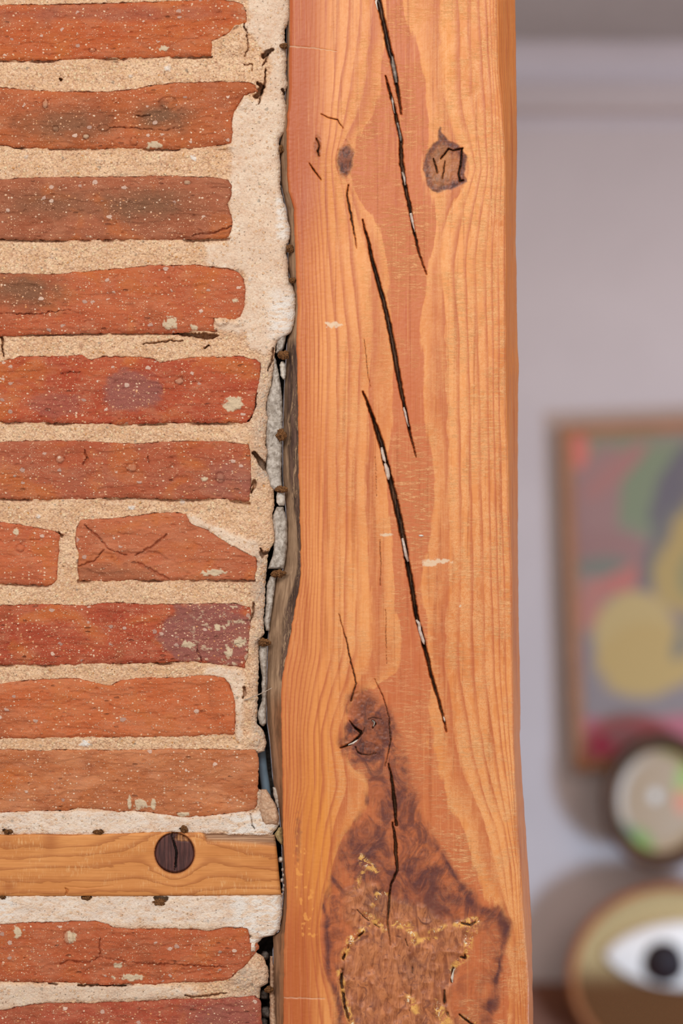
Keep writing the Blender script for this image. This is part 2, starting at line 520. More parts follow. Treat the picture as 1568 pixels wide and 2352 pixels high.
brick_def([(-40, 12), (0, 11), (135, 9), (270, 6), (400, 2), (500, -2), (540, 3), (558, 10)],
          [(558, 10), (566, 30), (567, 50), (548, 62), (520, 80), (490, 95), (487, 110), (485, 130)],
          [(-40, 139), (0, 139), (100, 140), (200, 136), (300, 134), (400, 131), (485, 130)],
          base=(186, 88, 46), alt=(190, 98, 52), sp=0.45, label='orange-red brick, topmost in the wall',
          purple=[(250, 30, 330, 22, 0.45)], lime=[(375, 110, 12, 6)])
brick_def([(-40, 196), (0, 199), (60, 206), (125, 210), (250, 210), (310, 204), (340, 197), (400, 190), (500, 187), (570, 188), (588, 196)],
          [(588, 196), (591, 210), (562, 220), (553, 235), (538, 258), (534, 280), (535, 305), (533, 329)],
          [(-40, 333), (0, 334), (60, 341), (200, 342), (300, 341), (400, 343), (480, 338), (533, 329)],
          base=(176, 92, 50), alt=(186, 98, 58), sp=0.5, label='orange-brown brick with grey scorched patches',
          burn=[(150, 285, 150, 50, 0.8), (370, 268, 100, 46, 0.95)], lime=[(355, 334, 18, 10)],
          cracks=[[(255, 293, 3), (300, 294, 2), (380, 300, 2), (420, 290, 1)], [(310, 265, 2), (328, 267, 5), (345, 264, 2)]])
brick_def([(-40, 412), (0, 411), (100, 407), (200, 406), (300, 405), (400, 403), (500, 408), (524, 412)],
          [(524, 412), (534, 428), (532, 450), (523, 468), (530, 492), (536, 508), (532, 528), (525, 547)],
          [(-40, 550), (0, 550), (100, 552), (200, 552), (300, 551), (400, 553), (525, 548)],
          base=(158, 90, 62), alt=(170, 98, 68), sp=0.35, label='dull brown-red brick with a smoky middle',
          burn=[(330, 470, 150, 50, 0.85), (120, 470, 150, 44, 0.6)],
          cracks=[[(440, 541, 2), (490, 535, 3), (533, 520, 4)]])
brick_def([(-40, 629), (0, 628), (60, 628), (125, 630), (180, 625), (250, 618), (320, 612), (340, 608), (400, 610), (450, 608), (480, 612), (520, 614), (545, 624)],
          [(545, 624), (560, 640), (565, 670), (562, 705), (553, 728), (535, 735), (518, 726), (494, 726), (492, 745), (496, 760)],
          [(-40, 774), (0, 773), (70, 768), (200, 766), (300, 765), (400, 765), (450, 761), (496, 759)],
          base=(182, 88, 54), alt=(192, 100, 62), sp=0.65, label='red brick with rounded end and lime splashes',
          burn=[(50, 668, 140, 58, 0.9)], lime=[(390, 742, 17, 15), (445, 752, 8, 8), (540, 690, 6, 5)],
          cracks=[[(0, 720, 1), (80, 722, 2), (160, 712, 1)]])
brick_def([(-40, 832), (0, 830), (50, 818), (120, 818), (188, 815), (200, 822), (212, 826), (235, 818), (320, 818), (350, 822), (368, 833), (400, 826), (450, 820), (550, 818), (590, 825)],
          [(590, 825), (598, 836), (598, 870), (590, 900), (586, 930), (582, 950), (565, 971)],
          [(-40, 969), (0, 970), (100, 971), (200, 974), (300, 975), (400, 972), (500, 972), (565, 972)],
          base=(172, 70, 44), alt=(184, 86, 54), sp=0.85, label='deep red speckled brick with a mauve patch',
          purple=[(300, 895, 78, 52, 0.9), (130, 930, 70, 30, 0.5)], lime=[(535, 926, 22, 17)],
          cracks=[[(140, 858, 3), (165, 855, 3), (185, 856, 2)]])
brick_def([(-40, 1015), (0, 1014), (60, 1012), (200, 1012), (300, 1019), (400, 1013), (500, 1013), (570, 1020)],
          [(570, 1020), (576, 1040), (577, 1100), (576, 1130), (572, 1154)],
          [(-40, 1145), (0, 1145), (100, 1148), (200, 1147), (300, 1143), (400, 1148), (500, 1146), (572, 1155)],
          base=(174, 84, 54), alt=(170, 92, 66), sp=0.7, label='red brick with small round pebbles',
          purple=[(540, 1100, 90, 60, 0.55)], lime=[(470, 1100, 8, 7)],
          cracks=[[(194, 1035, 3), (200, 1055, 5), (192, 1068, 3)], [(340, 1048, 3), (343, 1065, 2)]])
brick_def([(-40, 1195), (0, 1198), (50, 1205), (100, 1215), (128, 1219), (137, 1226)],
          [(137, 1226), (137, 1260), (133, 1300), (131, 1332), (118, 1345)],
          [(-40, 1339), (0, 1340), (50, 1342), (118, 1345)],
          base=(178, 88, 56), alt=(198, 104, 66), sp=0.5, label='orange brick end at the left', lime=[(37, 1222, 7, 7)])
brick_def([(184, 1194), (250, 1190), (300, 1185), (350, 1178), (400, 1176), (428, 1180), (436, 1198), (480, 1216), (520, 1243), (560, 1263), (586, 1276)],
          [(586, 1276), (591, 1290), (590, 1310), (584, 1332)],
          [(180, 1334), (250, 1336), (300, 1332), (400, 1333), (500, 1332), (584, 1332)],
          left=[(184, 1194), (172, 1225), (173, 1245), (180, 1275), (177, 1310), (180, 1334)],
          base=(184, 98, 64), alt=(194, 112, 76), sp=0.12, label='broken orange brick with a slanting corner and deep cracks',
          burn=[(250, 1315, 130, 26, 0.45)], lime=[(490, 1315, 26, 9)],
          cracks=[[(195, 1205, 2), (215, 1225, 4), (232, 1240, 3), (250, 1262, 2), (290, 1275, 2)],
                  [(318, 1292, 5), (340, 1305, 5), (365, 1320, 5), (390, 1330, 3)],
                  [(310, 1275, 3), (350, 1255, 4), (382, 1228, 4)], [(180, 1300, 4), (215, 1290, 3), (240, 1262, 2)]],
          chip=[(320, 1285, 70, 22, 2.2), (235, 1290, 40, 26, 1.6), (190, 1325, 60, 22, 1.6)])
brick_def([(-40, 1391), (0, 1390), (100, 1387), (200, 1390), (250, 1383), (300, 1385), (350, 1387), (450, 1387), (500, 1385), (540, 1385), (576, 1394)],
          [(576, 1394), (576, 1430), (572, 1470), (570, 1500), (562, 1534)],
          [(-40, 1527), (0, 1527), (100, 1527), (200, 1526), (300, 1525), (400, 1522), (450, 1520), (480, 1525), (562, 1535)],
          base=(168, 68, 44), alt=(182, 84, 54), sp=1.0, label='dark red speckled brick with a purple-grey end',
          purple=[(480, 1455, 118, 86, 1.1)], lime=[(550, 1475, 16, 16), (430, 1480, 15, 9), (525, 1500, 9, 14), (500, 1440, 7, 9)],
          cracks=[[(450, 1480, 1), (455, 1500, 3), (465, 1520, 3)]])
brick_def([(-40, 1572), (0, 1570), (40, 1565), (100, 1558), (180, 1557), (220, 1568), (250, 1575), (280, 1562), (320, 1556), (400, 1556), (450, 1550), (490, 1551), (515, 1555)],
          [(515, 1555), (527, 1572), (536, 1592), (541, 1620), (541, 1660), (538, 1685)],
          [(-40, 1697), (0, 1697), (100, 1695), (200, 1694), (300, 1693), (400, 1692), (500, 1688), (538, 1685)],
          base=(194, 98, 54), alt=(204, 116, 72), sp=0.42, label='bright orange brick')
brick_def([(-40, 1720), (0, 1720), (100, 1724), (130, 1721), (200, 1722), (300, 1722), (400, 1720), (500, 1720), (588, 1722)],
          [(588, 1722), (594, 1740), (593, 1800), (591, 1845), (586, 1861)],
          [(-40, 1867), (0, 1867), (100, 1862), (150, 1862), (180, 1857), (220, 1857), (270, 1866), (300, 1862), (340, 1866), (360, 1870), (420, 1878), (500, 1872), (586, 1862)],
          base=(182, 104, 62), alt=(206, 132, 88), sp=0.6, label='tan-orange brick above the timber batten',
          lime=[(297, 1846, 5, 14), (322, 1848, 18, 13), (352, 1846, 6, 14), (420, 1870, 14, 5)])
brick_def([(-40, 2124), (0, 2122), (60, 2118), (120, 2116), (220, 2114), (248, 2120), (260, 2130), (320, 2134), (400, 2130), (480, 2137), (510, 2130), (568, 2130)],
          [(568, 2130), (574, 2145), (575, 2170), (588, 2165), (594, 2172), (588, 2190), (562, 2220), (540, 2236), (528, 2250)],
          [(-40, 2253), (0, 2255), (100, 2257), (160, 2257), (240, 2262), (300, 2260), (360, 2262), (400, 2257), (470, 2257), (528, 2250)],
          base=(180, 88, 52), alt=(188, 98, 60), sp=0.6, label='rough red brick below the timber batten',
          lime=[(40, 2140, 9, 14), (270, 2218, 10, 6), (300, 2245, 34, 8), (165, 2150, 10, 14)],
          cracks=[[(140, 2215, 4), (155, 2205, 2), (200, 2212, 4), (230, 2198, 2), (290, 2210, 2)], [(230, 2155, 1), (230, 2190, 3)], [(300, 2212, 2), (420, 2216, 3), (520, 2222, 2)]],
          chip=[(330, 2235, 180, 24, 1.8)])
brick_def([(-40, 2326), (0, 2320), (40, 2312), (70, 2305), (110, 2303), (200, 2303), (300, 2300), (400, 2293), (500, 2293), (588, 2286)],
          [(588, 2286), (599, 2300), (601, 2350), (602, 2440)],
          [(-40, 2440), (300, 2441), (602, 2440)],
          base=(168, 70, 48), alt=(176, 84, 60), sp=0.7, label='dark red brick at the bottom of the wall',
          purple=[(520, 2330, 150, 60, 0.7)])


for yt, yb_, xe_, c1, c2 in ((-205, -62, 560, (180, 88, 50), (190, 104, 62)), (-410, -268, 575, (172, 74, 48), (184, 92, 58)), (2505, 2650, 580, (186, 92, 54), (196, 108, 66))):
    brick_def([(-40, yt), (200, yt + 4), (400, yt - 3), (xe_, yt + 3)], [(xe_, yt + 3), (xe_ + 6, (yt + yb_) / 2), (xe_ - 3, yb_)], [(-40, yb_), (250, yb_ - 4), (xe_ - 3, yb_)], base=c1, alt=c2)
    BR[-1]['step'] = 5.0


def curve(pts, n):
    pts = np.array(pts, float)
    d = np.r_[0, np.cumsum(np.hypot(*np.diff(pts, axis=0).T))]
    t = np.linspace(0, d[-1], n)
    return np.stack([np.interp(t, d, pts[:, 0]), np.interp(t, d, pts[:, 1])], -1)


def coons(top, right, bottom, left, step, ext=-480):
    w = max(top[-1][0], right[len(right) // 2][0]) - top[0][0]
    hh = abs(bottom[0][1] - top[0][1])
    nu = int(w / step) + 2; nv = int(hh / step) + 2
    T = curve(top, nu); B = curve(bottom, nu)
    if left is None: left = [top[0], bottom[0]]
    L = curve(left, nv); R = curve(right, nv)
    u = np.linspace(0, 1, nu)[None, :, None]; v = np.linspace(0, 1, nv)[:, None, None]
    G = (1 - v) * T[None] + v * B[None] + (1 - u) * L[:, None] + u * R[:, None]
    G = G - ((1 - u) * (1 - v) * T[0] + u * (1 - v) * T[-1] + (1 - u) * v * B[0] + u * v * B[-1])
    X_, Y_ = G[..., 0], G[..., 1]
    if top[0][0] <= -40 and ext is not None:      # the piece runs on to the left, coarser there
        xe = np.linspace(ext, X_[0, 0], 46)[:-1][None] * np.ones((X_.shape[0], 1))
        X_ = np.concatenate([xe, X_], 1)
        Y_ = np.concatenate([np.repeat(Y_[:, :1], 45, 1) + 4 * fbm(xe / 90, Y_[:, :1] * 0, 5, 2) * sstep(-45, -120, xe), Y_], 1)
    return X_, Y_


def pad_back(x, y, h, depth, attrs):
    """add side walls going back from the rim of a patch"""
    e = lambda a: np.pad(a, 1, mode='edge')
    x = e(x); y = e(y); h = e(h)
    for sl in ((0, slice(None)), (-1, slice(None)), (slice(None), 0), (slice(None), -1)):
        h[sl] = depth
    return x, y, h, {k: e(v) for k, v in attrs.items()}


PEB = [(238, 295, 12, 7, 0), (303, 1075, 12, 10, .15), (158, 2153, 11, 15, .35), (104, 240, 6, 10, .3), (506, 1098, 9, 12, .1), (47, 1259, 9, 9, 0), (212, 115, 8, 5, .1), (128, 296, 6, 6, .1), (138, 1055, 10, 9, .2),
       (412, 876, 9, 8, .3), (197, 314, 7, 6, .6), (252, 1708, 6, 6, .3), (430, 419, 8, 5, .5), (385, 238, 18, 14, 0), (308, 326, 8, 9, 0)]
wall = None
OUT = []
bricks_made = []
for bi, b in enumerate(BR):
    x, y = coons(b['top'], b['right'], b['bottom'], b['left'], b.get('step', 1.7))
    if b['top'][0][0] <= -40: ol = [(-480, b['top'][0][1])]
    else: ol = []
    ol += [tuple(p) for p in b['top']] + [tuple(p) for p in b['right'][1:]] + [tuple(p) for p in b['bottom'][::-1][1:]]
    if b['top'][0][0] <= -40: ol += [(-480, b['bottom'][0][1])]
    if b['left']: ol += [tuple(p) for p in b['left'][::-1][1:-1]]
    OUT.append(ol)
    ny, nx = x.shape
    iy = np.minimum(np.arange(ny), np.arange(ny)[::-1])[:, None] * 1.7
    ixr = np.arange(nx)[::-1][None] * 1.7
    ixl = np.arange(nx)[None] * 1.7 if b['left'] else np.full((1, nx), 99.0)
    d = np.minimum(np.minimum(iy, ixr), ixl) * np.ones(x.shape)
    # fine raggedness of the outline
    wob = np.exp(-d / 9.0)
    x = x + wob * fbm(x / 9, y / 9, bi + 3, 3) * 3.0
    y = y + wob * fbm(x / 9, y / 9, bi + 30, 3) * 3.0
    h = 2.0 - 2.6 * np.exp(-d / 4.0)
    h += 1.0 * fbm(x / 120, y / 40, bi + 50, 3)
    h += 0.75 * fbm(x / 34, y / 9, bi + 60, 4)
    h += 0.40 * fbm(x / 7, y / 4, bi + 70, 3)
    pits = fbm(x / 16, y / 9, bi + 80, 2)
    h -= 1.2 * sstep(0.48, 0.72, pits)
    # a shallow chipped ledge now and then
    led = fbm(x / 90, y / 22, bi + 90, 3)
    h -= 0.7 * sstep(0.02, 0.10, led)
    for cx, cy, rx, ry, a in b['chip']:
        rr = np.hypot((x - cx) / rx, (y - cy) / ry) + 0.3 * fbm(x / 20, y / 14, 5, 3)
        h -= a * (1 - sstep(0.7, 1.0, rr))
    for c in b['cracks']:
        h -= 3.5 * line_mask(x + 3 * fbm(x / 8, y / 8, 4, 2), y + 3 * fbm(x / 8, y / 8, 8, 2), c, 2.2)
    if bi == 11:   # fragment beyond the lime drip sits further back
        h -= 3 * sstep(574, 580, x)
    x0_, y0_ = x, y
    def blobs(lst, soft, seed):
        m = np.zeros(x.shape)
        for q in lst:
            cx, cy, rx, ry = q[:4]; s_ = q[4] if len(q) > 4 else 1.0
            rr = np.hypot((x - cx) / rx, (y - cy) / ry) + 0.35 * fbm(x / 26, y / 20, seed, 4)
            m = np.maximum(m, s_ * (1 - sstep(1 - soft, 1 + soft * 0.2, rr)))
        return np.clip(m, 0, 1)
    burn = blobs(b['burn'], 0.9, 21) * 1.0
    purple = blobs(b['purple'], 0.30 if bi in (4, 8) else 0.7, 22) * 0.75
    lime = np.zeros(x.shape)
    for cx, cy, rx, ry in b['lime']:
        rr = np.hypot((x - cx) / rx, (y - cy) / ry) + 0.7 * fbm(x / 7, y / 7, 23, 3)
        lime = np.maximum(lime, 1 - sstep(0.82, 1.0, rr))
    if bi == 8:
        lime = np.maximum(lime, 0.8 * sstep(0.30, 0.45, fbm(x / 10, y / 8, 77, 4)) * sstep(400, 500, x))
    h += 0.7 * lime
    if bi == 0:
        lime = np.maximum(lime, 0.35 * sstep(0.1, 0.5, fbm(x / 14, y / 8, 5, 3)) * sstep(495, 540, x))
    for cx, cy, rx, ry, tone_ in PEB:       # round pebbles fired into the clay
        rr = np.hypot((x - cx) / rx, (y - cy) / ry) + 0.2 * fbm(x / 6, y / 6, 24, 2)
        h += 1.0 * (1 - sstep(0.5, 0.95, rr)) - 1.6 * np.exp(-((rr - 1.08) / 0.12) ** 2)
        lime = np.maximum(lime, tone_ * (1 - sstep(0.8, 1.0, rr)))
    X, Y, Hh, A = pad_back(x, y, h, -38, dict(burn=burn, purple=purple, lime=lime))
    o = grid_mesh('brick', P(X, Y, Hh), A, brick_mat(b['base'], b['alt'], b['sp'], bi * 1.3))
    if b['label']: tag(o, b['label'])
    bricks_made.append(o)

BAT = [(-480, 2058), (-480, 1917), (-40, 1917), (0, 1917), (100, 1916), (200, 1917), (300, 1914), (350, 1911), (450, 1912), (540, 1916), (631, 1918), (637, 1960), (641, 2010), (646, 2055), (450, 2057), (300, 2058), (0, 2058), (-40, 2058)]

# ---- mortar
ME = [(-20, 665), (0, 665), (17, 667), (39, 666), (58, 660), (68, 654), (92, 653), (103, 656), (129, 658), (170, 657), (196, 661), (213, 655), (226, 653), (243, 658), (272, 658),
      (303, 654), (320, 641), (349, 642), (400, 644), (434, 644), (456, 650), (482, 657), (510, 662), (531, 667), (548, 665), (563, 660), (584, 658), (604, 661), (635, 662),
      (655, 671), (679, 679), (715, 678), (747, 675), (766, 667), (774, 652), (783, 636), (793, 633), (821, 630), (849, 628), (883, 622), (910, 615), (934, 610), (963, 615),
      (988, 611), (1022, 610), (1039, 616), (1056, 611), (1080, 611), (1095, 618), (1124, 628), (1160, 630), (1185, 625), (1210, 628), (1241, 631), (1255, 624), (1268, 616), (1296, 613),
      (1347, 609), (1389, 608), (1420, 605), (1454, 607), (1474, 594), (1501, 593), (1535, 595), (1569, 593), (1620, 591), (1663, 590), (1680, 606), (1705, 612), (1725, 607),
      (1731, 590), (1740, 586), (1800, 586), (1812, 594), (1818, 613), (1835, 621), (1854, 634), (1870, 641), (1894, 641), (1904, 634), (1915, 626), (2040, 630), (2053, 649), (2093, 648), (2135, 643),
      (2148, 628), (2153, 604), (2166, 592), (2186, 586), (2198, 606), (2229, 617), (2258, 616), (2268, 598), (2293, 596), (2400, 596), (2452, 596)]
ME = np.array(ME, float)
st = 1.6
ys = np.r_[np.arange(-440, -30, 5.0), np.arange(-30, 2385, st), np.arange(2385, 2700, 5.0)]
edge = np.interp(ys, ME[:, 0], ME[:, 1]) + fbm(ys / 7, ys * 0, 91, 3) * 2.2
nx = int(700 / st)
u = np.linspace(0, 1, nx)
x = -40 + (edge[:, None] + 40) * u[None]
x = np.concatenate([np.linspace(-500, -45, 90)[None] * np.ones((len(ys), 1)), x], 1)
y = ys[:, None] * np.ones(x.shape)
dE = (edge[:, None] - x)
wx = x + 3.2 * fbm(x / 13, y / 13, 101, 4); wy = y + 3.2 * fbm(x / 13, y / 13, 131, 4)
ins = np.full(x.shape, -99.0)
for ol in OUT + [BAT]:
    ins = np.maximum(ins, box_sdf(wx, wy, ol))
h = 0.2 + 1.0 * fbm(x / 70, y / 30, 201, 3) + 1.0 * fbm(x / 14, y / 11, 202, 4) + 0.6 * fbm(x / 4, y / 4, 203, 2)
# pale smear that wraps the brick ends, trowelled smooth and proud of the bricks
SM = [(560, -40), (575, 40), (560, 60), (600, 110), (625, 150), (612, 205), (600, 232), (560, 225), (536, 265), (530, 340), (530, 400), (527, 470), (534, 510), (520, 560), (470, 560), (480, 615),
      (560, 625), (566, 700), (540, 745), (500, 735), (495, 755), (560, 770), (575, 800), (610, 815), (640, 790), (700, 780), (700, -40)]
SM2 = [(436, 1180), (470, 1200), (520, 1218), (598, 1250), (598, 1285), (570, 1275), (520, 1248), (478, 1218), (438, 1204)]
SM3 = [(478, 1532), (540, 1538), (560, 1545), (558, 1600), (555, 1690), (545, 1700), (541, 1640), (534, 1585), (515, 1556), (470, 1550)]
SM4 = [(-510, 1862), (280, 1862), (420, 1876), (600, 1862), (660, 1840), (660, 1914), (-510, 1914)]
SM5 = [(-510, 2059), (660, 2056), (660, 2152), (600, 2152), (592, 2140), (588, 2185), (573, 2185), (573, 2140), (500, 2134), (400, 2130), (-510, 2120)]
SM6 = [(-510, 2262), (330, 2262), (410, 2268), (470, 2278), (400, 2294), (120, 2300), (20, 2320), (-510, 2320)]
sm = np.full(x.shape, -99.0)
for s_ in (SM, SM2, SM3, SM4, SM5, SM6):
    sm = np.maximum(sm, box_sdf(wx, wy, s_, 30))
smear = sstep(-9, 7, sm + 7 * fbm(x / 16, y / 16, 215, 3))
hs = 1.6 + 1.3 * fbm(x / 60, y / 60, 211, 3) + 0.5 * fbm(x / 16, y / 12, 212, 4) + 0.22 * fbm(x / 4, y / 4, 213, 2)
h = h * (1 - smear) + hs * smear
# lumps of lime lying on the brick corners
for cx, cy, rx, ry, a in ((528, 100, 34, 34, 2.5), (510, 738, 20, 14, 3.0), (545, 740, 22, 12, 2.0), (560, 230, 24, 22, 2.0), (355, 338, 18, 9, 3.0), (268, 136, 12, 7, 3.0), (590, 1222, 26, 36, 2.0),
                          (575, 1700, 26, 16, 2.0), (560, 2240, 46, 30, 2.5), (515, 337, 30, 8, 2.5)):
    rr = np.hypot((x - cx) / rx, (y - cy) / ry)
    h += a * (1 - sstep(0.4, 1.1, rr + 0.3 * fbm(x / 12, y / 12, 55, 3)))
inmask = sstep(0.5, 4.5, ins)
over = np.zeros(x.shape)
for pz in ([(540, 55), (566, 60), (568, 140), (485, 140), (485, 96), (520, 80)], SM2,
           [(490, 722), (518, 722), (530, 738), (555, 730), (560, 770), (490, 770)],
           [(574, 2128), (588, 2128), (588, 2186), (575, 2186)]):
    over = np.maximum(over, sstep(-4, 3, box_sdf(wx, wy, pz, 20)))
h = h * (1 - inmask) + inmask * (-13 * (1 - over) + 4.2 * over)
# hollow shadow lines under the bricks, broken up
for bi, b in enumerate(BR):
    bt = np.array(b['bottom'], float)
    yb = np.interp(x, bt[:, 0], bt[:, 1])
    rgt = bt[-1][0]; lft = bt[0][0]
    m = (x < rgt + 3) & (x > lft - 3)
    amt = sstep(-0.25, 0.30, fbm(x / 55, y * 0 + bi * 7, 300 + bi, 3))
    wid = 1.4 + 2.6 * amt * (0.6 + fbm(x / 6, y * 0, 320 + bi, 2))
    if bi in (9, 10): amt = amt * 0.35
    h -= m * amt * 6.5 * (1 - sstep(wid * 0.6, wid + 1.4, np.abs(y - yb - 1.5)))
# voids and cracks in the mortar
CR = [[(400, 766, 4), (440, 769, 8), (470, 773, 13), (497, 771, 8)], [(330, 790, 2), (380, 784, 3), (420, 782, 2)], [(468, 800, 3), (480, 794, 5)],
      [(2, 775, 7), (8, 785, 5), (5, 800, 3), (10, 818, 2)], [(605, 128, 12), (615, 122, 12), (625, 114, 8)],
      [(592, 190, 5), (600, 200, 12), (597, 215, 12), (588, 222, 10)], [(610, 160, 3), (608, 185, 4), (603, 205, 6), (595, 240, 2)],
      [(603, 150, 2), (610, 140, 4), (617, 125, 4)], [(563, 25, 2), (561, 60, 3), (569, 75, 3)], [(648, 208, 7), (652, 215, 5)],
      [(567, 80, 2), (570, 110, 2), (562, 130, 2)], [(560, 150, 2), (578, 148, 2), (580, 165, 2)],
      [(582, 1040, 7), (592, 1052, 8), (603, 1066, 16), (607, 1074, 12)], [(577, 1115, 5), (583, 1105, 6), (586, 1118, 5), (578, 1130, 5)],
      [(597, 1260, 3), (602, 1275, 9), (615, 1268, 6)], [(582, 1385, 3), (580, 1410, 4), (577, 1425, 2)],
      [(627, 800, 3), (624, 830, 4), (615, 850, 2)], [(588, 905, 4), (585, 935, 5), (570, 965, 5)],
      [(560, 1580, 4), (562, 1592, 6), (560, 1602, 4)], [(575, 1870, 2), (579, 1890, 2), (583, 1905, 2)], [(598, 1860, 4), (604, 1880, 3), (612, 1892, 3)],
      [(112, 2259, 4), (128, 2260, 5)], [(180, 2262, 4), (230, 2262, 6), (290, 2264, 4)], [(425, 2288, 3), (460, 2290, 4), (520, 2280, 2)],
      [(190, 2062, 5), (200, 2063, 10), (208, 2062, 4)], [(358, 2062, 10), (370, 2068, 14), (382, 2063, 10)], [(8, 1908, 3), (22, 1910, 6)], [(218, 1911, 4), (232, 1911, 7)], [(415, 1904, 4), (425, 1908, 9)],
      [(636, 980, 1), (620, 1008, 2), (612, 1022, 3)], [(138, 180, 5), (141, 184, 6)], [(137, 1225, 4), (143, 1232, 6)]]
cxx = x + 4 * fbm(x / 9, y / 9, 401, 3); cyy = y + 4 * fbm(x / 9, y / 9, 402, 3)
for c in CR:
    big = max(p[2] for p in c)
    h -= (4 + big * 1.1) * line_mask(cxx, cyy, c, 2.5)
h -= 4.5 * np.exp(-np.maximum(dE, 0) / 5.0)
tone = np.clip(smear + 0.25 * fbm(x / 40, y / 30, 501, 3), 0, 1)
grey = np.clip(sstep(560, 600, x) * sstep(800, 860, y) * (1 - sstep(1840, 1870, y)) * 0.75, 0, 1)
grey = np.maximum(grey, sstep(500, 560, x) * sstep(2200, 2230, y) * 0.6)
grey = np.maximum(grey, 0.25 * smear * sstep(2255, 2270, y))
grey = grey * (0.7 + 0.6 * fbm(x / 20, y / 20, 502, 3))
grey *= 1 - sstep(1090, 1120, y) * (1 - sstep(1260, 1280, y)) * 0.9
tone = np.maximum(tone, 0.5 * grey)
white = np.clip(np.maximum.reduce([sstep(600, 640, x) * sstep(640, 700, y) * (1 - sstep(770, 790, y)) * 0.9,
                                   sstep(470, 560, x) * sstep(1860, 1875, y) * (1 - sstep(1915, 1920, y)) * 0.9,
                                   sstep(480, 560, x) * sstep(2056, 2060, y) * (1 - sstep(2185, 2190, y)) * 0.9,
                                   0.9 * (1 - sstep(20, 50, x)) * sstep(2056, 2060, y) * (1 - sstep(2110, 2120, y)),
                                   sstep(628, 640, x) * sstep(440, 460, y) * (1 - sstep(540, 560, y)) * 0.8,
                                   0.45 * sstep(1856, 1870, y) * (1 - sstep(2115, 2125, y))]), 0, 1)
for cx, cy, rx, ry, k_ in ((445, 361, 8, 8, 1), (305, 1166, 11, 5, 1), (197, 1708, 15, 8, 1), (391, 177, 9, 7, .3), (386, 155, 10, 9, .7), (87, 1186, 6, 5, .8), (418, 1153, 6, 7, .7), (118, 590, 6, 4, .6), (225, 371, 8, 7, .2),
                          (497, 1394, 11, 8, .4), (199, 352, 6, 4, .3), (300, 175, 5, 4, .6), (60, 360, 6, 5, .4), (575, 640, 5, 6, 1)):
    rr = np.hypot((x - cx) / rx, (y - cy) / ry) + 0.4 * fbm(x / 6, y / 6, 25, 2)
    white = np.maximum(white, k_ * (1 - sstep(0.8, 1.05, rr))); Hs = 1.0 * (1 - sstep(0.6, 1.05, rr)); h += Hs
clay = np.clip(1 - sstep(0.5, 1.0, np.hypot((x - 590) / 16, (y - 1212) / 26) + 0.4 * fbm(x / 12, y / 12, 9, 3)), 0, 1) * 0.15
X, Y, Hh, A = pad_back(x, y, h, -60, dict(tone=tone, grey=grey, white=white, clay=clay))
wall = grid_mesh('wall_left', P(X, Y, Hh), A, M_mortar)
tag(wall, 'old brick wall with wide sandy mortar joints left of the timber post', 'wall', kind='structure')
for o in bricks_made: o.parent = wall


# core behind the facing so the gap reads as a deep dark hollow
def pbox(name, x0, x1, y0, y1, h0, h1, mat, parent=None):
    a = P(x0, y0, 0); b = P(x1, y1, 0)
    return box(name, a[0], b[0], -h0 * 0.001, -h1 * 0.001, b[2], a[2], mat, parent)





# ---- fragments and clumps caught in the gap
def strip(name, rows, hf, dep, mat, parent, seed, step=1.6, amp=1.6, label=None):
    r = np.array(rows, float)
    yy = np.arange(r[0, 0], r[-1, 0] + 0.01, step)
    L = np.interp(yy, r[:, 0], r[:, 1]) + fbm(yy / 7, yy * 0, seed, 3) * 1.6
    R = np.interp(yy, r[:, 0], r[:, 2]) + fbm(yy / 7, yy * 0, seed + 5, 3) * 1.2
    n_ = max(8, int((r[:, 2] - r[:, 1]).max() / step))
    v = np.linspace(0, 1, n_)[None]
    x_ = L[:, None] + (R - L)[:, None] * v
    y_ = yy[:, None] * np.ones(x_.shape)
    ends = np.minimum(y_ - yy[0], yy[-1] - y_)
    d_ = np.minimum(np.minimum(x_ - L[:, None], R[:, None] - x_), ends)
    h_ = hf - 5 * np.exp(-d_ / 3.0) + amp * fbm(x_ / 14, y_ / 20, seed, 4) + 0.5 * fbm(x_ / 4, y_ / 4, seed + 9, 2)
    X_, Y_, H_, _ = pad_back(x_, y_, h_, dep, {})
    o = grid_mesh(name, P(X_, Y_, H_), {}, mat, parent)
    if label: o['label'] = label
    return o


strip('plaster_fragment', [(768, 645, 658), (785, 634, 655), (800, 634, 651), (812, 634, 645)], -2, -40, M_plaster, wall, 11, amp=3)
strip('plaster_fragment', [(830, 646, 651), (838, 642, 657), (862, 644, 657), (873, 651, 654)], 0, -30, M_chalk, wall, 12)
strip('plaster_fragment', [(822, 627, 632), (850, 628, 639), (890, 621, 645), (920, 611, 648), (960, 612, 649), (1000, 610, 648), (1040, 613, 647), (1080, 611, 646), (1118, 618, 647), (1126, 630, 646)], -1, -40, M_plaster, wall, 13, amp=3.2, label='long grey plaster fragment in the gap')
strip('plaster_fragment', [(1128, 637, 650), (1140, 634, 655), (1155, 635, 655), (1163, 641, 652)], 0, -30, M_chalk, wall, 14, amp=2.5)
strip('plaster_fragment', [(1164, 636, 650), (1185, 626, 656), (1200, 625, 659), (1240, 631, 660), (1275, 626, 657), (1307, 615, 652)], -1, -40, M_plaster, wall, 15, amp=3.2)
strip('plaster_fragment', [(1324, 620, 634), (1345, 612, 631), (1385, 611, 626), (1410, 608, 623), (1424, 606, 620), (1450, 611, 618)], -2, -40, M_plaster, wall, 16, amp=2.4)
strip('plaster_fragment', [(1484, 596, 614), (1510, 594, 613), (1550, 601, 612), (1610, 601, 612), (1640, 590, 611), (1662, 596, 611), (1668, 602, 606)], -3, -40, M_plaster, wall, 17, label='thin grey plaster fragment beside the bark edge')
strip('plaster_fragment', [(1808, 626, 634), (1825, 628, 642), (1845, 633, 641), (1856, 637, 641)], -6, -40, M_chalk, wall, 18, amp=3)
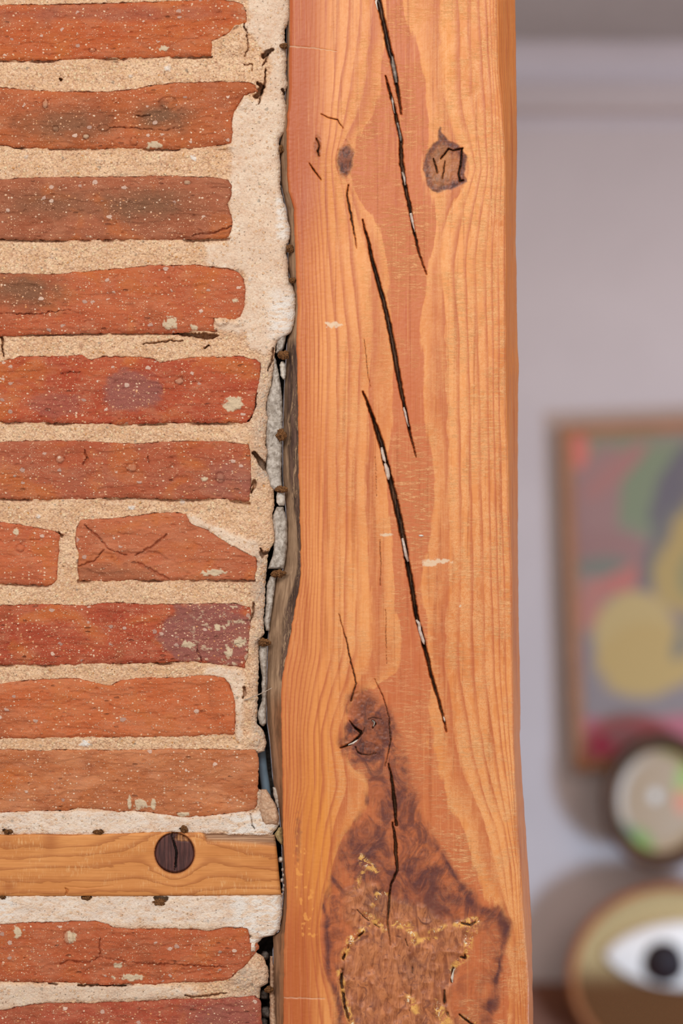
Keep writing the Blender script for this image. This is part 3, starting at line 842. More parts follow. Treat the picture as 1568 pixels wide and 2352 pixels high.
strip('plaster_fragment', [(2196, 620, 626), (2230, 619, 629), (2280, 619, 630), (2330, 619, 634), (2380, 618, 636)], -6, -40, M_tan, wall, 19, amp=3)
strip('mortar_lump', [(1813, 600, 612), (1830, 598, 622), (1850, 595, 634), (1875, 600, 640), (1895, 610, 638)], 5.5, -30, M_tan, wall, 20, amp=3, label='rounded tan mortar lump beside the tan-orange brick')
strip('mortar_lump', [(1900, 640, 648), (1915, 630, 650), (1930, 636, 651), (1941, 646, 650)], 3, -20, plain('olive_mortar', (186, 160, 112), (150, 124, 84), 500, 0.95, 0.0014), wall, 21, amp=3)
for k, (cx, cy, rr) in enumerate([(645, 1975, 7), (649, 1998, 4), (651, 2010, 4), (648, 2022, 5), (652, 2034, 4), (650, 2044, 4), (606, 2285, 11), (610, 2325, 13), (604, 2350, 12), (608, 2195, 10)]):
    strip('pebble', [(cy - rr, cx - rr * .4, cx + rr * .4), (cy - rr * .5, cx - rr * .85, cx + rr * .85), (cy + rr * .5, cx - rr * .85, cx + rr * .85), (cy + rr, cx - rr * .4, cx + rr * .4)],
          -3 if k < 6 else -14, -40, M_chalk if k < 6 else M_rubble, wall, 30 + k, amp=2)


def clump(cx, cy, rx, ry, hf, seed):
    nu, nv = 40, 26
    U = np.linspace(0, 2 * math.pi, nu, endpoint=False)[None]; V_ = np.linspace(0.02, math.pi - 0.02, nv)[:, None]
    dx = np.sin(V_) * np.cos(U); dy = np.cos(V_) * np.ones(U.shape); dz = np.sin(V_) * np.sin(U)
    r_ = 1 + 0.8 * fbm(dx * 3.5 + seed, dy * 3.5 + dz * 4.1, seed, 4) + 0.15 * fbm(dx * 12, dy * 12 + dz * 9, seed + 4, 2)
    V3 = P(cx + dx * rx * r_, cy + dy * ry * r_, hf + dz * 4.0 * r_)
    grid_mesh('fibre_clump', V3, {}, M_fibre, wall, closed_u=True)


for k, c in enumerate([(652, 106, 8, 6, 3), (645, 343, 6, 9, -3), (666, 571, 8, 8, 1), (672, 644, 9, 5, 2), (651, 816, 11, 9, 2), (645, 999, 11, 11, 3), (646, 1124, 12, 7, 3),
                       (639, 1318, 15, 8, 2), (606, 1475, 12, 8, 0), (618, 2273, 9, 7, -3), (17, 1911, 10, 5, 1), (226, 1911, 11, 5, 1), (422, 1905, 8, 8, 2), (200, 2064, 11, 5, -1), (366, 2073, 15, 8, 0), (6, 2061, 8, 4, 0)]):
    clump(*c, seed=40 + k)


# ---- tube helper
def tube(name, pts, rad, mat, parent=None, ns=10):
    from mathutils import Vector
    pts = [Vector(p) for p in pts]; rings = []
    for i, p in enumerate(pts):
        t = (pts[min(i + 1, len(pts) - 1)] - pts[max(i - 1, 0)]).normalized()
        a = t.cross(Vector((0, 1, 0.01))).normalized(); b_ = t.cross(a)
        r_ = rad[i] if isinstance(rad, (list, tuple)) else rad
        rings.append([p + (a * math.cos(2 * math.pi * k / ns) + b_ * math.sin(2 * math.pi * k / ns)) * r_ for k in range(ns)])
    vs = [v for r_ in rings for v in r_]
    fs = [(i * ns + k, i * ns + (k + 1) % ns, (i + 1) * ns + (k + 1) % ns, (i + 1) * ns + k) for i in range(len(pts) - 1) for k in range(ns)]
    fs += [tuple(range(ns))[::-1], tuple((len(pts) - 1) * ns + k for k in range(ns))]
    return py_mesh(name, vs, fs, mat, parent, True)


stem = tube('grass_stem', [P(561, 1608, 1.5), P(575, 1603, 3), P(590, 1597, 6), P(608, 1589, 10), P(624, 1580, 14)], [0.0005, 0.0005, 0.0005, 0.00045, 0.0003], M_straw)
tag(stem, 'thin dry stem poking out of the mortar towards the post', 'stem')
pipe = tube('conduit', [P(598, 1690, -26), P(600, 1730, -25), P(604, 1770, -24), P(609, 1800, -24), P(614, 1850, -26), P(604, 1900, -34)], 0.0042, M_pipe, ns=20)
tag(pipe, 'blue-grey conduit deep in the gap beside the tan-orange brick', 'pipe')

# ================================================================== THE TIMBER BATTEN
bt_root = empty('timber_batten', tuple(P(300, 2058, 0)))
tag(bt_root, 'short horizontal pine batten with a dark round knot between brick courses', 'batten')
x, y = coons([(-40, 1917), (0, 1917), (100, 1916), (200, 1917), (300, 1914), (350, 1911), (450, 1912), (540, 1915), (631, 1917)],
             [(631, 1917), (635, 1945), (638, 1975), (641, 2010), (646, 2055)],
             [(-40, 2058), (300, 2058), (450, 2057), (646, 2055)], None, 1.6)
ny, nx = x.shape
iy = np.minimum(np.arange(ny), np.arange(ny)[::-1])[:, None] * 1.6; ix = np.arange(nx)[::-1][None] * 1.6
d = np.minimum(iy, ix) * np.ones(x.shape)
kx, ky = 401, 1959
dk = np.hypot((x - kx) / 46, (y - ky) / 47)
h = 3.2 - 1.8 * np.exp(-d / 2.5) + 0.35 * fbm(x / 120, y / 18, 601, 3)
cham = sstep(0, 1, (np.interp(x, [455, 475, 640], [1900, 1932, 1942]) - y) / 16 + 0.4) * sstep(450, 480, x)
h -= 4.5 * cham
h -= 1.2 * sstep(628, 640, x - (y - 1950) * 0.06)
h -= 6 * (1 - sstep(0.97, 1.0, dk))
h -= 2.5 * line_mask(x, y, [(150, 2057, 2), (155, 2045, 5), (150, 2040, 2)], 2)
h -= 0.9 * line_mask(x + 2 * fbm(x / 9, y / 9, 3, 2), y, [(150, 2036, 1), (200, 2040, 2), (260, 2034, 1)], 2)
ang = np.exp(-np.maximum(dk - 1, 0) / 0.9)
ring = (y - 1917) / 26.0
ring = ring * (1 - ang) + ang * (2.2 + (dk - 1) * 2.4)
stain = 0.6 * np.exp(-(((x - 115) / 18) ** 2 + ((y - 1930) / 32) ** 2)) + 0.75 * np.exp(-(((x - 20) / 18) ** 2 + ((y - 2038) / 12) ** 2)) + 0.4 * np.exp(-(((x - 15) / 12) ** 2 + ((y - 1935) / 16) ** 2))
X, Y, Hh, A = pad_back(x, y, h, -40, dict(ring=ring, stain=stain, weather=cham * 0.9, rim=1 - sstep(1.0, 1.10, dk)))
adopt(grid_mesh('board', P(X, Y, Hh), A, M_batten), bt_root)
# the knot plug
nr, na = 40, 96
R_ = np.linspace(0, 1, nr)[:, None]; An = np.linspace(0, 2 * math.pi, na, endpoint=False)[None]
x = kx + 45 * R_ * np.cos(An) * (1 + 0.02 * np.sin(3 * An)); y = ky + 46 * R_ * np.sin(An) * (1 + 0.03 * np.sin(2 * An + 1))
y = np.maximum(y, 1911)
cr = line_mask(x + 1.5 * fbm(x / 6, y / 6, 6, 2), y, [(394, 1912, 4), (396, 1928, 4), (403, 1946, 6), (405, 1962, 5), (404, 1985, 4), (401, 2002, 1)], 2)
bare = np.clip(1 - sstep(0.6, 1.0, np.hypot((x - 420) / 20, (y - 1922) / 13) + 0.4 * fbm(x / 8, y / 6, 8, 3)), 0, 1)
h = 3.0 + 0.2 * fbm(x / 20, y / 20, 5, 3) - 3.5 * cr - 2.0 * bare - 2 * sstep(0.92, 1, R_ * np.ones(x.shape))
ko = grid_mesh('knot', P(x, y, h), dict(crack=cr, bare=bare), M_knot, closed_u=True, flip=True)
tag(ko, 'dark round knot split down its middle')
adopt(ko, bt_root)

# ================================================================== THE POST
post = empty('timber_post', tuple(P(920, 2700, 0)))
tag(post, 'thick reddish pine post with long drying cracks and dark knots', 'post')
FL = np.array([(-30, 665), (0, 665), (200, 663), (250, 660), (300, 657), (400, 658), (440, 662), (480, 673), (560, 677), (620, 679), (700, 683), (780, 680), (900, 683), (1000, 685), (1100, 685), (1200, 688),
               (1300, 690), (1340, 686), (1380, 679), (1450, 667), (1500, 659), (1550, 648), (1600, 645), (1700, 646), (1800, 649), (1900, 650), (1950, 652), (2000, 655), (2045, 658), (2100, 657), (2150, 653), (2250, 650), (2400, 649)], float)
XB = np.array([(-30, 661), (0, 661), (200, 657), (230, 655), (300, 647), (330, 642), (420, 645), (480, 658), (530, 664), (560, 662), (620, 662), (680, 676), (740, 674), (780, 660), (850, 656), (900, 653), (1000, 650), (1100, 650), (1160, 656),
               (1200, 659), (1260, 658), (1310, 650), (1330, 634), (1380, 626), (1450, 617), (1500, 615), (1600, 612), (1660, 614), (1700, 620), (1800, 628), (1850, 640), (1900, 645), (1950, 648), (2045, 651), (2100, 648), (2140, 640), (2150, 627), (2250, 628), (2400, 632)], float)
FR = np.array([(-30, 1141), (0, 1141), (166, 1143), (250, 1153), (373, 1160), (540, 1160), (800, 1160), (874, 1160), (1165, 1168), (1290, 1174), (1500, 1176), (1591, 1178), (1716, 1180), (1880, 1187), (1965, 1193),
               (2068, 1199), (2172, 1207), (2255, 1214), (2400, 1215)], float)
XR = np.array([(-30, 1182), (0, 1182.5), (166, 1185), (330, 1187), (560, 1184), (620, 1186), (746, 1187), (800, 1188), (833, 1191), (957, 1189), (1290, 1189), (1540, 1193), (1674, 1195), (1687, 1193), (1799, 1199), (1880, 1205), (1985, 1212),
               (2110, 1220), (2172, 1221), (2340, 1224), (2400, 1225)], float)
st = 1.5
ys = np.r_[np.arange(-440, -26, 6.0), np.arange(-26, 2380, st), np.arange(2380, 2702, 6.0)]
nx = int(540 / st)
fl = np.interp(ys, FL[:, 0], FL[:, 1]) + fbm(ys / 18, ys * 0, 701, 3) * 1.5
fr = np.interp(ys, FR[:, 0], FR[:, 1]) + fbm(ys / 22, ys * 0, 702, 3) * 1.0
xb = np.interp(ys, XB[:, 0], XB[:, 1]) + fbm(ys / 18, ys * 0, 703, 3) * 0.8
xr = np.interp(ys, XR[:, 0], XR[:, 1]) + fbm(ys / 30, ys * 0, 704, 3) * 1.0
u = np.linspace(0, 1, nx)
x = fl[:, None] + (fr - fl)[:, None] * u[None]
y = ys[:, None] * np.ones(x.shape)

RC = {  # traced growth lines: ring number -> (y, x)
    'a': (5, [(0, 745), (200, 742), (300, 735), (400, 728), (560, 740), (800, 750), (1100, 741), (1350, 735), (1500, 735), (1600, 715), (1680, 704), (1800, 708), (1900, 683), (2050, 668), (2150, 664), (2352, 666)]),
    'b': (4, [(0, 774), (200, 765), (300, 755), (370, 745), (450, 745), (560, 753), (800, 772), (1100, 772), (1350, 765), (1500, 762), (1600, 735), (1680, 720), (1800, 722), (1900, 705), (2050, 690), (2150, 683), (2352, 690)]),
    'c': (3, [(0, 800), (100, 795), (200, 778), (300, 770), (370, 760), (450, 765), (560, 775), (800, 799), (1100, 795), (1350, 790), (1500, 785), (1600, 755), (1680, 737), (1800, 741), (1900, 725), (2050, 705), (2150, 697), (2352, 710)]),
    'd': (2, [(0, 825), (100, 818), (200, 805), (270, 790), (370, 768), (430, 785), (560, 800), (800, 826), (1100, 813), (1350, 820), (1500, 810), (1600, 778), (1680, 755), (1800, 774), (1900, 745), (2050, 722), (2150, 712), (2352, 735)]),
    'e': (1, [(0, 848), (100, 845), (200, 835), (270, 815), (330, 785), (370, 775), (430, 800), (560, 835), (700, 850), (800, 853), (1100, 836), (1350, 849), (1500, 849), (1560, 830), (1600, 800), (1680, 775), (1800, 800), (1900, 765), (2050, 738), (2150, 722), (2352, 760)]),
    'F': (0.5, [(0, 885), (125, 885), (207, 882), (257, 865), (315, 815), (370, 800), (430, 808), (489, 849), (530, 873), (580, 886), (643, 896), (725, 902), (850, 907), (916, 909), (1000, 898), (1065, 890), (1165, 890), (1227, 896), (1330, 903),
                (1413, 915), (1496, 927), (1540, 920), (1590, 830), (1625, 795), (1749, 799), (1799, 845), (1861, 832), (1935, 782), (2047, 745), (2130, 733), (2213, 741), (2350, 782)]),
    'G': (0.5, [(0, 925), (60, 935), (166, 973), (250, 977), (300, 985), (385, 975), (450, 990), (530, 998), (600, 985), (663, 973), (738, 961), (790, 961), (866, 965), (957, 967), (1020, 981), (1080, 992), (1123, 994), (1206, 988), (1268, 973),
                (1330, 961), (1372, 961), (1455, 973), (1538, 985), (1591, 998), (1674, 994), (1737, 998), (1807, 1015), (1861, 1031), (1915, 1060), (1998, 1097), (2068, 1139), (2122, 1168), (2213, 1176), (2352, 1165)]),
    'h': (1, [(0, 1010), (200, 1020), (290, 1035), (340, 1062), (385, 1080), (430, 1066), (470, 1036), (530, 1012), (600, 1010), (800, 1029), (1200, 1033), (1550, 1027), (1716, 1052), (1800, 1073), (1880, 1110), (1998, 1140), (2068, 1165), (2150, 1185), (2352, 1183)]),
    'i': (2, [(0, 1052), (200, 1060), (290, 1072), (385, 1094), (470, 1068), (600, 1040), (800, 1055), (1200, 1060), (1550, 1056), (1716, 1085), (1800, 1103), (1900, 1140), (2000, 1160), (2352, 1192)]),
    'j': (3, [(0, 1081), (200, 1085), (385, 1108), (500, 1085), (600, 1070), (800, 1077), (1200, 1085), (1550, 1089), (1716, 1112), (1800, 1130), (1900, 1160), (2000, 1175), (2352, 1199)]),
    'k': (4, [(0, 1100), (385, 1122), (600, 1092), (800, 1099), (1200, 1108), (1550, 1114), (1800, 1150), (2000, 1184), (2352, 1204)]),
    'l': (5, [(0, 1118), (385, 1136), (600, 1115), (800, 1120), (1200, 1126), (1550, 1135), (1800, 1165), (2000, 1190), (2352, 1208)]),
}


def smooth(v, n=41):
    k = np.hanning(n); k /= k.sum()
    return np.convolve(np.pad(v, n // 2, mode='edge'), k, 'valid')


order = ['a', 'b', 'c', 'd', 'e', 'F', 'M', 'G', 'h', 'i', 'j', 'k', 'l']
colx = {k: smooth(np.interp(ys, np.array(v[1])[:, 0], np.array(v[1])[:, 1])) for k, v in RC.items()}
colx['M'] = (colx['F'] + colx['G']) / 2
phs = [12] + [RC[k][0] if k in RC else 0.0 for k in order] + [8]
stack = np.stack([fl] + [colx[k] for k in order] + [fr], 1)
stack = np.maximum.accumulate(stack + np.arange(stack.shape[1])[None] * 1e-3, 1)
ring = np.empty(x.shape)
for i in range(len(ys)):
    ring[i] = np.interp(x[i], stack[i], phs)

def el(cx, cy, rx, ry, soft, warp=0.25, seed=1, sc=18):
    rr = np.hypot((x - cx) / rx, (y - cy) / ry) + warp * fbm(x / sc, y / sc, seed, 3)
    return 1 - sstep(1 - soft, 1 + soft, rr)


wxx = x + 14 * fbm(x / 45, y / 60, 801, 4); wyy = y + 14 * fbm(x / 45, y / 60, 802, 4)
DARK = [(818, 1570), (800, 1600), (797, 1625), (800, 1660), (780, 1700), (785, 1720), (799, 1749), (849, 1799), (832, 1861), (782, 1935), (766, 1985), (745, 2047), (733, 2130), (741, 2213), (766, 2296), (782, 2420),
        (1131, 2420), (1131, 2338), (1151, 2255), (1164, 2193), (1168, 2122), (1151, 2080), (1098, 2085), (1080, 2040), (1035, 1977), (998, 1923), (965, 1857), (944, 1799), (932, 1737), (919, 1674), (890, 1620), (850, 1590)]
sd = box_sdf(wxx, wyy, DARK, 60)
dark = sstep(-9, 11, sd) * 0.92
rim = np.exp(-((sd - 11 - 8 * fbm(x / 40, y / 40, 66, 2)) / (8.0 + 7 * fbm(x / 60, y / 60, 67, 2))) ** 2) * sstep(1880, 1950, y) * np.clip(0.75 + 0.6 * fbm(x / 50, y / 50, 68, 2), 0, 1)
rim = np.maximum(rim, 0.4 * el(684, 1925, 7, 44, 0.4, 0.8, 69, 8))
dark *= 1 - 0.45 * sstep(22, 70, sd) * sstep(2000, 2100, y)
dark *= 1 - 0.5 * sstep(1045, 1085, x) * sstep(2110, 2160, y) * sstep(10, 30, sd)
GN = [(850, 2020), (900, 2060), (960, 2075), (1020, 2110), (1065, 2105), (1105, 2120), (1085, 2150), (1065, 2190), (1045, 2250), (1035, 2300), (1060, 2420), (800, 2420), (795, 2330), (782, 2270), (785, 2200), (800, 2165), (830, 2140), (790, 2110), (800, 2050)]
gnarl = sstep(-10, 12, box_sdf(wxx, wyy, GN, 40))
rim = np.maximum(rim, 0.9 * np.exp(-((np.hypot((x - 848) / 46, (y - 1690) / 56) + 0.35 * fbm(x / 24, y / 24, 71, 3) - 0.95) / 0.13) ** 2))
rim = np.maximum(rim, 0.8 * el(845, 1960, 50, 60, 0.6, 0.6, 11, 30))
rim = np.maximum(rim, 0.9 * el(865, 2070, 36, 34, 0.5, 0.6, 12, 24))
rim = np.maximum(rim, 0.8 * el(955, 2040, 60, 50, 0.6, 0.7, 13, 26))
rim = np.maximum(rim, 0.75 * el(1010, 2080, 70, 34, 0.5, 0.7, 15, 26))
rim = np.maximum(rim, 0.55 * el(905, 1835, 46, 70, 0.7, 0.5, 16, 30))
rim = np.maximum(rim, 0.8 * el(945, 2225, 34, 28, 0.6, 0.7, 14, 20))
KP = [(1008, 292), (1004, 322), (980, 345), (972, 388), (983, 430), (1000, 442), (1040, 434), (1070, 418), (1066, 398), (1071, 360), (1056, 335), (1026, 320)]
skn = box_sdf(x + 4 * fbm(x / 14, y / 14, 61, 3), y + 4 * fbm(x / 14, y / 14, 62, 3), KP, 40)
kbody = sstep(-3, 4, skn)
knot = np.maximum.reduce([kbody * 0.75, el(793, 366, 19, 36, 0.3, 0.35, 3, 16), 0.9 * el(850, 1685, 44, 46, 0.3, 0.5, 4, 22), 0.6 * el(800, 1708, 20, 14, 0.4, 0.5, 5),
                          0.6 * el(835, 1620, 34, 34, 0.6, 0.4, 17), 0.6 * el(729, 335, 8, 22, 0.6)])
rim = np.maximum(rim, 0.95 * kbody * (1 - 0.85 * sstep(7, 17, skn)))
rim = np.maximum(rim, 0.75 * el(793, 372, 15, 30, 0.35, 0.4, 63, 14))
plugs = el(1033, 382, 27, 32, 0.12, 0.3, 7, 20)
knot *= 1 - 0.4 * plugs
knot *= 1 - 0.35 * el(865, 1695, 26, 32, 0.15, 0.3, 8, 20)

CK = [[(820, -300, 1), (840, -200, 10), (864, -30, 14), (868, 0, 14), (880, 50, 11), (893, 110, 13), (905, 160, 12), (912, 200, 9), (918, 235, 5), (921, 262, 1.5)],
      [(885, 175, 1), (893, 205, 5), (903, 240, 7), (912, 280, 8), (920, 320, 9), (923, 380, 11), (928, 420, 10), (938, 465, 9), (944, 497, 8), (950, 530, 6), (958, 565, 4), (968, 600, 2), (978, 630, 1)],
      [(832, 505, 1), (843, 545, 5), (852, 590, 8), (866, 640, 10), (880, 690, 11), (892, 745, 12), (905, 810, 12), (915, 865, 11), (925, 915, 9), (934, 960, 7), (942, 1000, 4), (955, 1050, 1)],
      [(833, 900, 1), (845, 930, 5), (860, 970, 8), (874, 1015, 12), (888, 1070, 14), (898, 1110, 14), (910, 1160, 15), (922, 1215, 14), (930, 1260, 13), (938, 1310, 12), (948, 1360, 11), (955, 1410, 10), (967, 1455, 10), (978, 1500, 8),
       (990, 1550, 7), (1003, 1595, 5), (1015, 1635, 4), (1025, 1680, 1)],
      [(893, 1755, 2), (900, 1790, 6), (906, 1840, 9), (910, 1895, 5)], [(902, 1890, 3), (907, 1930, 6), (909, 1960, 9), (912, 2000, 4), (898, 2030, 3), (892, 2080, 6), (890, 2120, 4), (896, 2170, 2)],
      [(778, 1410, 1), (795, 1470, 3), (806, 1520, 3.5), (818, 1570, 4), (805, 1610, 3)], [(860, 1560, 1), (880, 1600, 2.2), (893, 1650, 2.2), (897, 1700, 3), (885, 1760, 2)],
      [(800, 425, 2), (797, 450, 4), (805, 490, 6), (813, 530, 3), (818, 570, 1)],
      [(1012, 365, 3), (1022, 352, 4), (1030, 342, 4), (1040, 346, 3), (1062, 341, 5), (1058, 370, 5), (1053, 400, 5), (1056, 416, 5), (1064, 414, 3)], [(996, 365, 2), (1001, 382, 5), (1003, 397, 3)], [(1022, 370, 2), (1018, 395, 4), (1015, 410, 2)],
      [(803, 1655, 1), (812, 1668, 3), (822, 1678, 5), (829, 1684, 6)], [(829, 1680, 5), (816, 1672, 3)], [(828, 1686, 4), (819, 1697, 6), (806, 1708, 6), (792, 1714, 4), (781, 1718, 2)], [(816, 1716, 3), (822, 1728, 3), (832, 1733, 2.5), (848, 1734, 2), (864, 1730, 1.5)],
      [(846, 1652, 2), (856, 1648, 2), (876, 1652, 1.5)], [(856, 1655, 4), (862, 1662, 4), (856, 1672, 3)], [(838, 1672, 1.5), (832, 1684, 2)],
      [(727, 318, 2), (732, 335, 3), (729, 347, 5), (732, 358, 3)], [(710, 375, 1), (722, 392, 4), (737, 413, 1)], [(738, 262, 1.5), (752, 270, 2), (775, 275, 3), (788, 295, 1)],
      [(872, 1240, 1), (874, 1290, 1.6), (873, 1345, 1)], [(885, 1400, 1), (886, 1460, 1.6), (887, 1525, 1)], [(836, 780, 1), (842, 840, 1.8), (850, 890, 1)], [(862, 1050, 1), (865, 1140, 1)],
      [(835, 2140, 4), (805, 2165, 7), (788, 2200, 7), (783, 2250, 9), (790, 2300, 7), (803, 2352, 6), (808, 2400, 6)], [(1060, 2120, 5), (1080, 2125, 7), (1092, 2118, 5)],
      [(1070, 2165, 4), (1068, 2200, 7), (1045, 2195, 4), (1040, 2230, 7), (1037, 2255, 5)], [(905, 2150, 2), (930, 2155, 3), (945, 2200, 4), (947, 2240, 3), (940, 2330, 2)], [(1020, 2275, 5), (1022, 2310, 8), (1035, 2352, 7), (1040, 2400, 6)],
      [(820, 2090, 3), (840, 2110, 3), (870, 2130, 3)], [(1055, 2330, 4), (1080, 2350, 5), (1110, 2370, 4)]]
crack = np.zeros(x.shape)
cx1 = x + 1.6 * fbm(x / 6, y / 8, 811, 3) + 1.2 * fbm(x / 30, y / 30, 812, 2); cy1 = y
hp = 8.0 * np.ones(x.shape)
for i, c in enumerate(CK):
    wmax = max(p[2] for p in c)
    c = [(a_, b_, w_ * (0.72 if wmax < 8 or b_ > 2085 else 0.78)) for a_, b_, w_ in c]
    m = line_mask(cx1, cy1, c, 1.5 + 0.3 * wmax)
    if c[0][1] > 2085: m = m * sstep(-0.25, 0.15, fbm(x / 16, y / 16, 815, 2))
    crack = np.maximum(crack, m)
    wmax = max(p[2] for p in c)
    hp -= np.minimum(18, 1.4 * wmax + 1.0) * m * (1 - 0.6 * gnarl)
pale = np.zeros(x.shape)
for c in ([(845, 2125, 16), (805, 2155, 20), (786, 2195, 14)], [(783, 2230, 9), (794, 2290, 12), (806, 2352, 16)], [(900, 2120, 12), (935, 2118, 16), (945, 2140, 10), (955, 2160, 8)], [(858, 2080, 14), (864, 2060, 12), (890, 2050, 8)],
          [(1045, 2120, 10), (1085, 2118, 20), (1068, 2190, 14), (1040, 2220, 10)], [(1005, 2310, 26), (1020, 2352, 30)], [(830, 1965, 12), (850, 1990, 16), (870, 1998, 8)], [(950, 2160, 12), (1000, 2150, 10)], [(945, 2290, 14), (955, 2330, 10)],
          [(985, 2135, 10), (1020, 2120, 8)], [(1060, 2330, 12), (1100, 2345, 10)], [(820, 2040, 6), (845, 1990, 6)], [(838, 2100, 8), (880, 2130, 10)]):
    pale = np.maximum(pale, line_mask(wxx, wyy, c, 9, 30))
pale *= 0.9
hp += 1.3 * gnarl * (1 - np.abs(fbm(x / 44, y / 60, 821, 3)) * 4) + 0.35 * gnarl * fbm(x / 12, y / 12, 822, 2)
hp -= 1.0 * (knot > 0.3) * np.abs(fbm(x / 14, y / 14, 823, 3))
hp -= 0.6 * sstep(-8, 12, sd) * np.abs(fbm(x / 30, y / 26, 824, 4))
edge_d = np.minimum(x - fl[:, None], fr[:, None] - x)
hp -= 2.5 * np.exp(-edge_d / 3.5)
hp += 0.5 * fbm(x / 110, y / 160, 825, 3) + 0.10 * fbm(x / 8, y / 5, 826, 3)
# hollow round the upper-left knot
hp -= 1.6 * np.exp(-(((x - 690) / 40) ** 2 + ((y - 390) / 110) ** 2))
gold = np.clip(0.9 * np.exp(-(((x - 720) / 42) ** 2 + ((y - 470) / 80) ** 2)) + 0.5 * np.exp(-(((x - 1015) / 40) ** 2 + ((y - 120) / 110) ** 2))
               + 0.75 * np.exp(-(((x - 720) / 60) ** 2 + ((y - 1900) / 240) ** 2)) + 0.4 * np.exp(-(((x - 970) / 40) ** 2 + ((y - 1830) / 110) ** 2)), 0, 1)
red = np.clip(0.65 * (1 - sstep(720, 770, x)) * (1 - sstep(450, 640, y)) + 0.4 * (1 - sstep(690, 740, x)) + 0.45 * (1 - sstep(700, 760, x)) * sstep(2000, 2200, y)
              + 0.35 * sstep(1080, 1150, x) * sstep(2050, 2200, y), 0, 1)
sawn = sstep(735, 790, x) * (1 - 0.7 * dark) * (1 - gnarl) * (0.55 + 0.45 * sstep(960, 1060, x))
streak = np.zeros(x.shape)
for q in ((925, 560, 60, 110, .9), (945, 1150, 45, 130, 1), (925, 270, 40, 90, .7), (895, 1420, 34, 120, .6), (840, 240, 34, 110, .7), (820, 400, 90, 70, .5), (960, 1700, 80, 110, .6), (880, 1560, 60, 40, .5), (815, 900, 40, 110, .35),
          (1080, 330, 80, 60, .7), (1110, 620, 60, 60, .7), (1060, 1420, 90, 40, .5), (1080, 1830, 90, 50, .6), (1150, 2230, 40, 60, .5), (820, 1760, 60, 40, .6)):
    streak = np.maximum(streak, q[4] * el(q[0], q[1], q[2], q[3], 0.5, 0.5, 33, 26))
chalk = np.zeros(x.shape)
for q in ((1005, 1289, 26, 5), (988, 1297, 14, 4), (762, 746, 18, 6), (1057, 1391, 3.5, 3.5), (885, 1228, 12, 3)):
    chalk = np.maximum(chalk, 0.85 * el(q[0], q[1], q[2], q[3], 0.3, 0.9, 36, 6))
for c in ([(663, 106, 3), (720, 111, 3), (772, 118, 2)], [(650, 2291, 2), (745, 2294, 2)]):
    chalk = np.maximum(chalk, 0.45 * line_mask(x, y + 1.5 * fbm(x / 7, y / 7, 37, 2), c, 3))
    hp -= 0.5 * line_mask(x, y, c, 3)
dripm = 1 - sstep(0.75, 1.0, np.hypot((x - 700 + (y - 2060) * -0.12) / 24, (y - 2060) / 170))
drip = 0.75 * dripm * sstep(0.40, 0.55, fbm(x / 9, y / 12, 841, 2)) * sstep(0.0, 0.3, dripm)
# right cheek columns: the sawn side splays outward as it goes back
def ext(a, n, mode='edge'): return np.concatenate([a, np.repeat(a[:, -1:], n, 1)], 1)
kR = 34
tR = np.linspace(0, 1, kR + 1)[1:][None]
xR = fr[:, None] + (xr - fr)[:, None] * (tR ** 0.9)
hR = 6 - 34 * tR + 0.8 * fbm(tR * 4, ys[:, None] / 60, 851, 3)
hR = hR
xR = xR + (tR > 0.08) * (tR < 0.95) * 0.6 * fbm(tR * 9, ys[:, None] / 40, 853, 3)
xBk = (xr - 14)[:, None]; 
Xf = np.concatenate([x, xR, xBk], 1)
Yf = ys[:, None] * np.ones(Xf.shape)
Hf = np.concatenate([hp, hR, np.full((len(ys), 1), -200.0)], 1)
ringR = 8 + tR * 9 + 0.8 * fbm(tR * 2.5, ys[:, None] / 260, 852, 3)
def E(a, v=0.0): return np.concatenate([a, np.full((len(ys), kR + 1), v)], 1)
at = dict(ring=np.concatenate([ring, ringR, ringR[:, -1:]], 1), dark=E(dark), rim=E(rim), gnarl=E(gnarl), pale=E(pale), knot=E(knot), crack=E(crack), gold=E(gold, 0.40), red=E(red, 0.40), sawn=E(sawn, 0.0), streak=E(streak), chalk=E(chalk), drip=E(drip))
adopt(grid_mesh('shaft', P(Xf, Yf, Hf), at, M_post), post)
# left waney edge with remains of bark
kL = 40
tL = np.linspace(0, 1, kL)[None]
xL = xb[:, None] + (fl + 0.8 - xb)[:, None] * tL ** 0.8
yL = ys[:, None] * np.ones(xL.shape)
hL = -9 + 15 * tL ** 0.8 + 0.7 * fbm(tL * 5, yL / 50, 861, 4) - 3.0 * np.exp(-tL * 8)
barkm = np.clip(sstep(770, 820, yL) * (1 - sstep(1545, 1570, yL)) * np.clip(1 - np.abs(tL - np.interp(yL, [780, 1000, 1150, 1200, 1330, 1420, 1560], [0.6, 0.62, 0.75, 0.9, 0.97, 0.8, 0.95])) * np.interp(yL, [780, 1000, 1150, 1250, 1400, 1560], [1.6, 1.7, 2.6, 5.0, 2.6, 3.5]), 0, 1) * 2.4, 0, 1)
brown = np.maximum(sstep(1560, 1640, yL) * np.clip(0.4 + 0.8 * tL, 0, 1), 0.3 * (1 - sstep(600, 760, yL)) * tL)
hL += 1.2 * barkm * fbm(tL * 9, yL / 22, 862, 3)
xL = np.concatenate([(xb + 3)[:, None], xL], 1); yL = np.concatenate([ys[:, None], yL], 1); hL = np.concatenate([np.full((len(ys), 1), -200.0), hL], 1)
e1 = lambda a: np.concatenate([a[:, :1], a], 1)
bk = grid_mesh('waney_edge', P(xL, yL, hL), dict(bark=e1(barkm), brown=e1(brown)), M_bark)
tag(bk, 'grey-brown waney edge with dark bark remains')
adopt(bk, post)


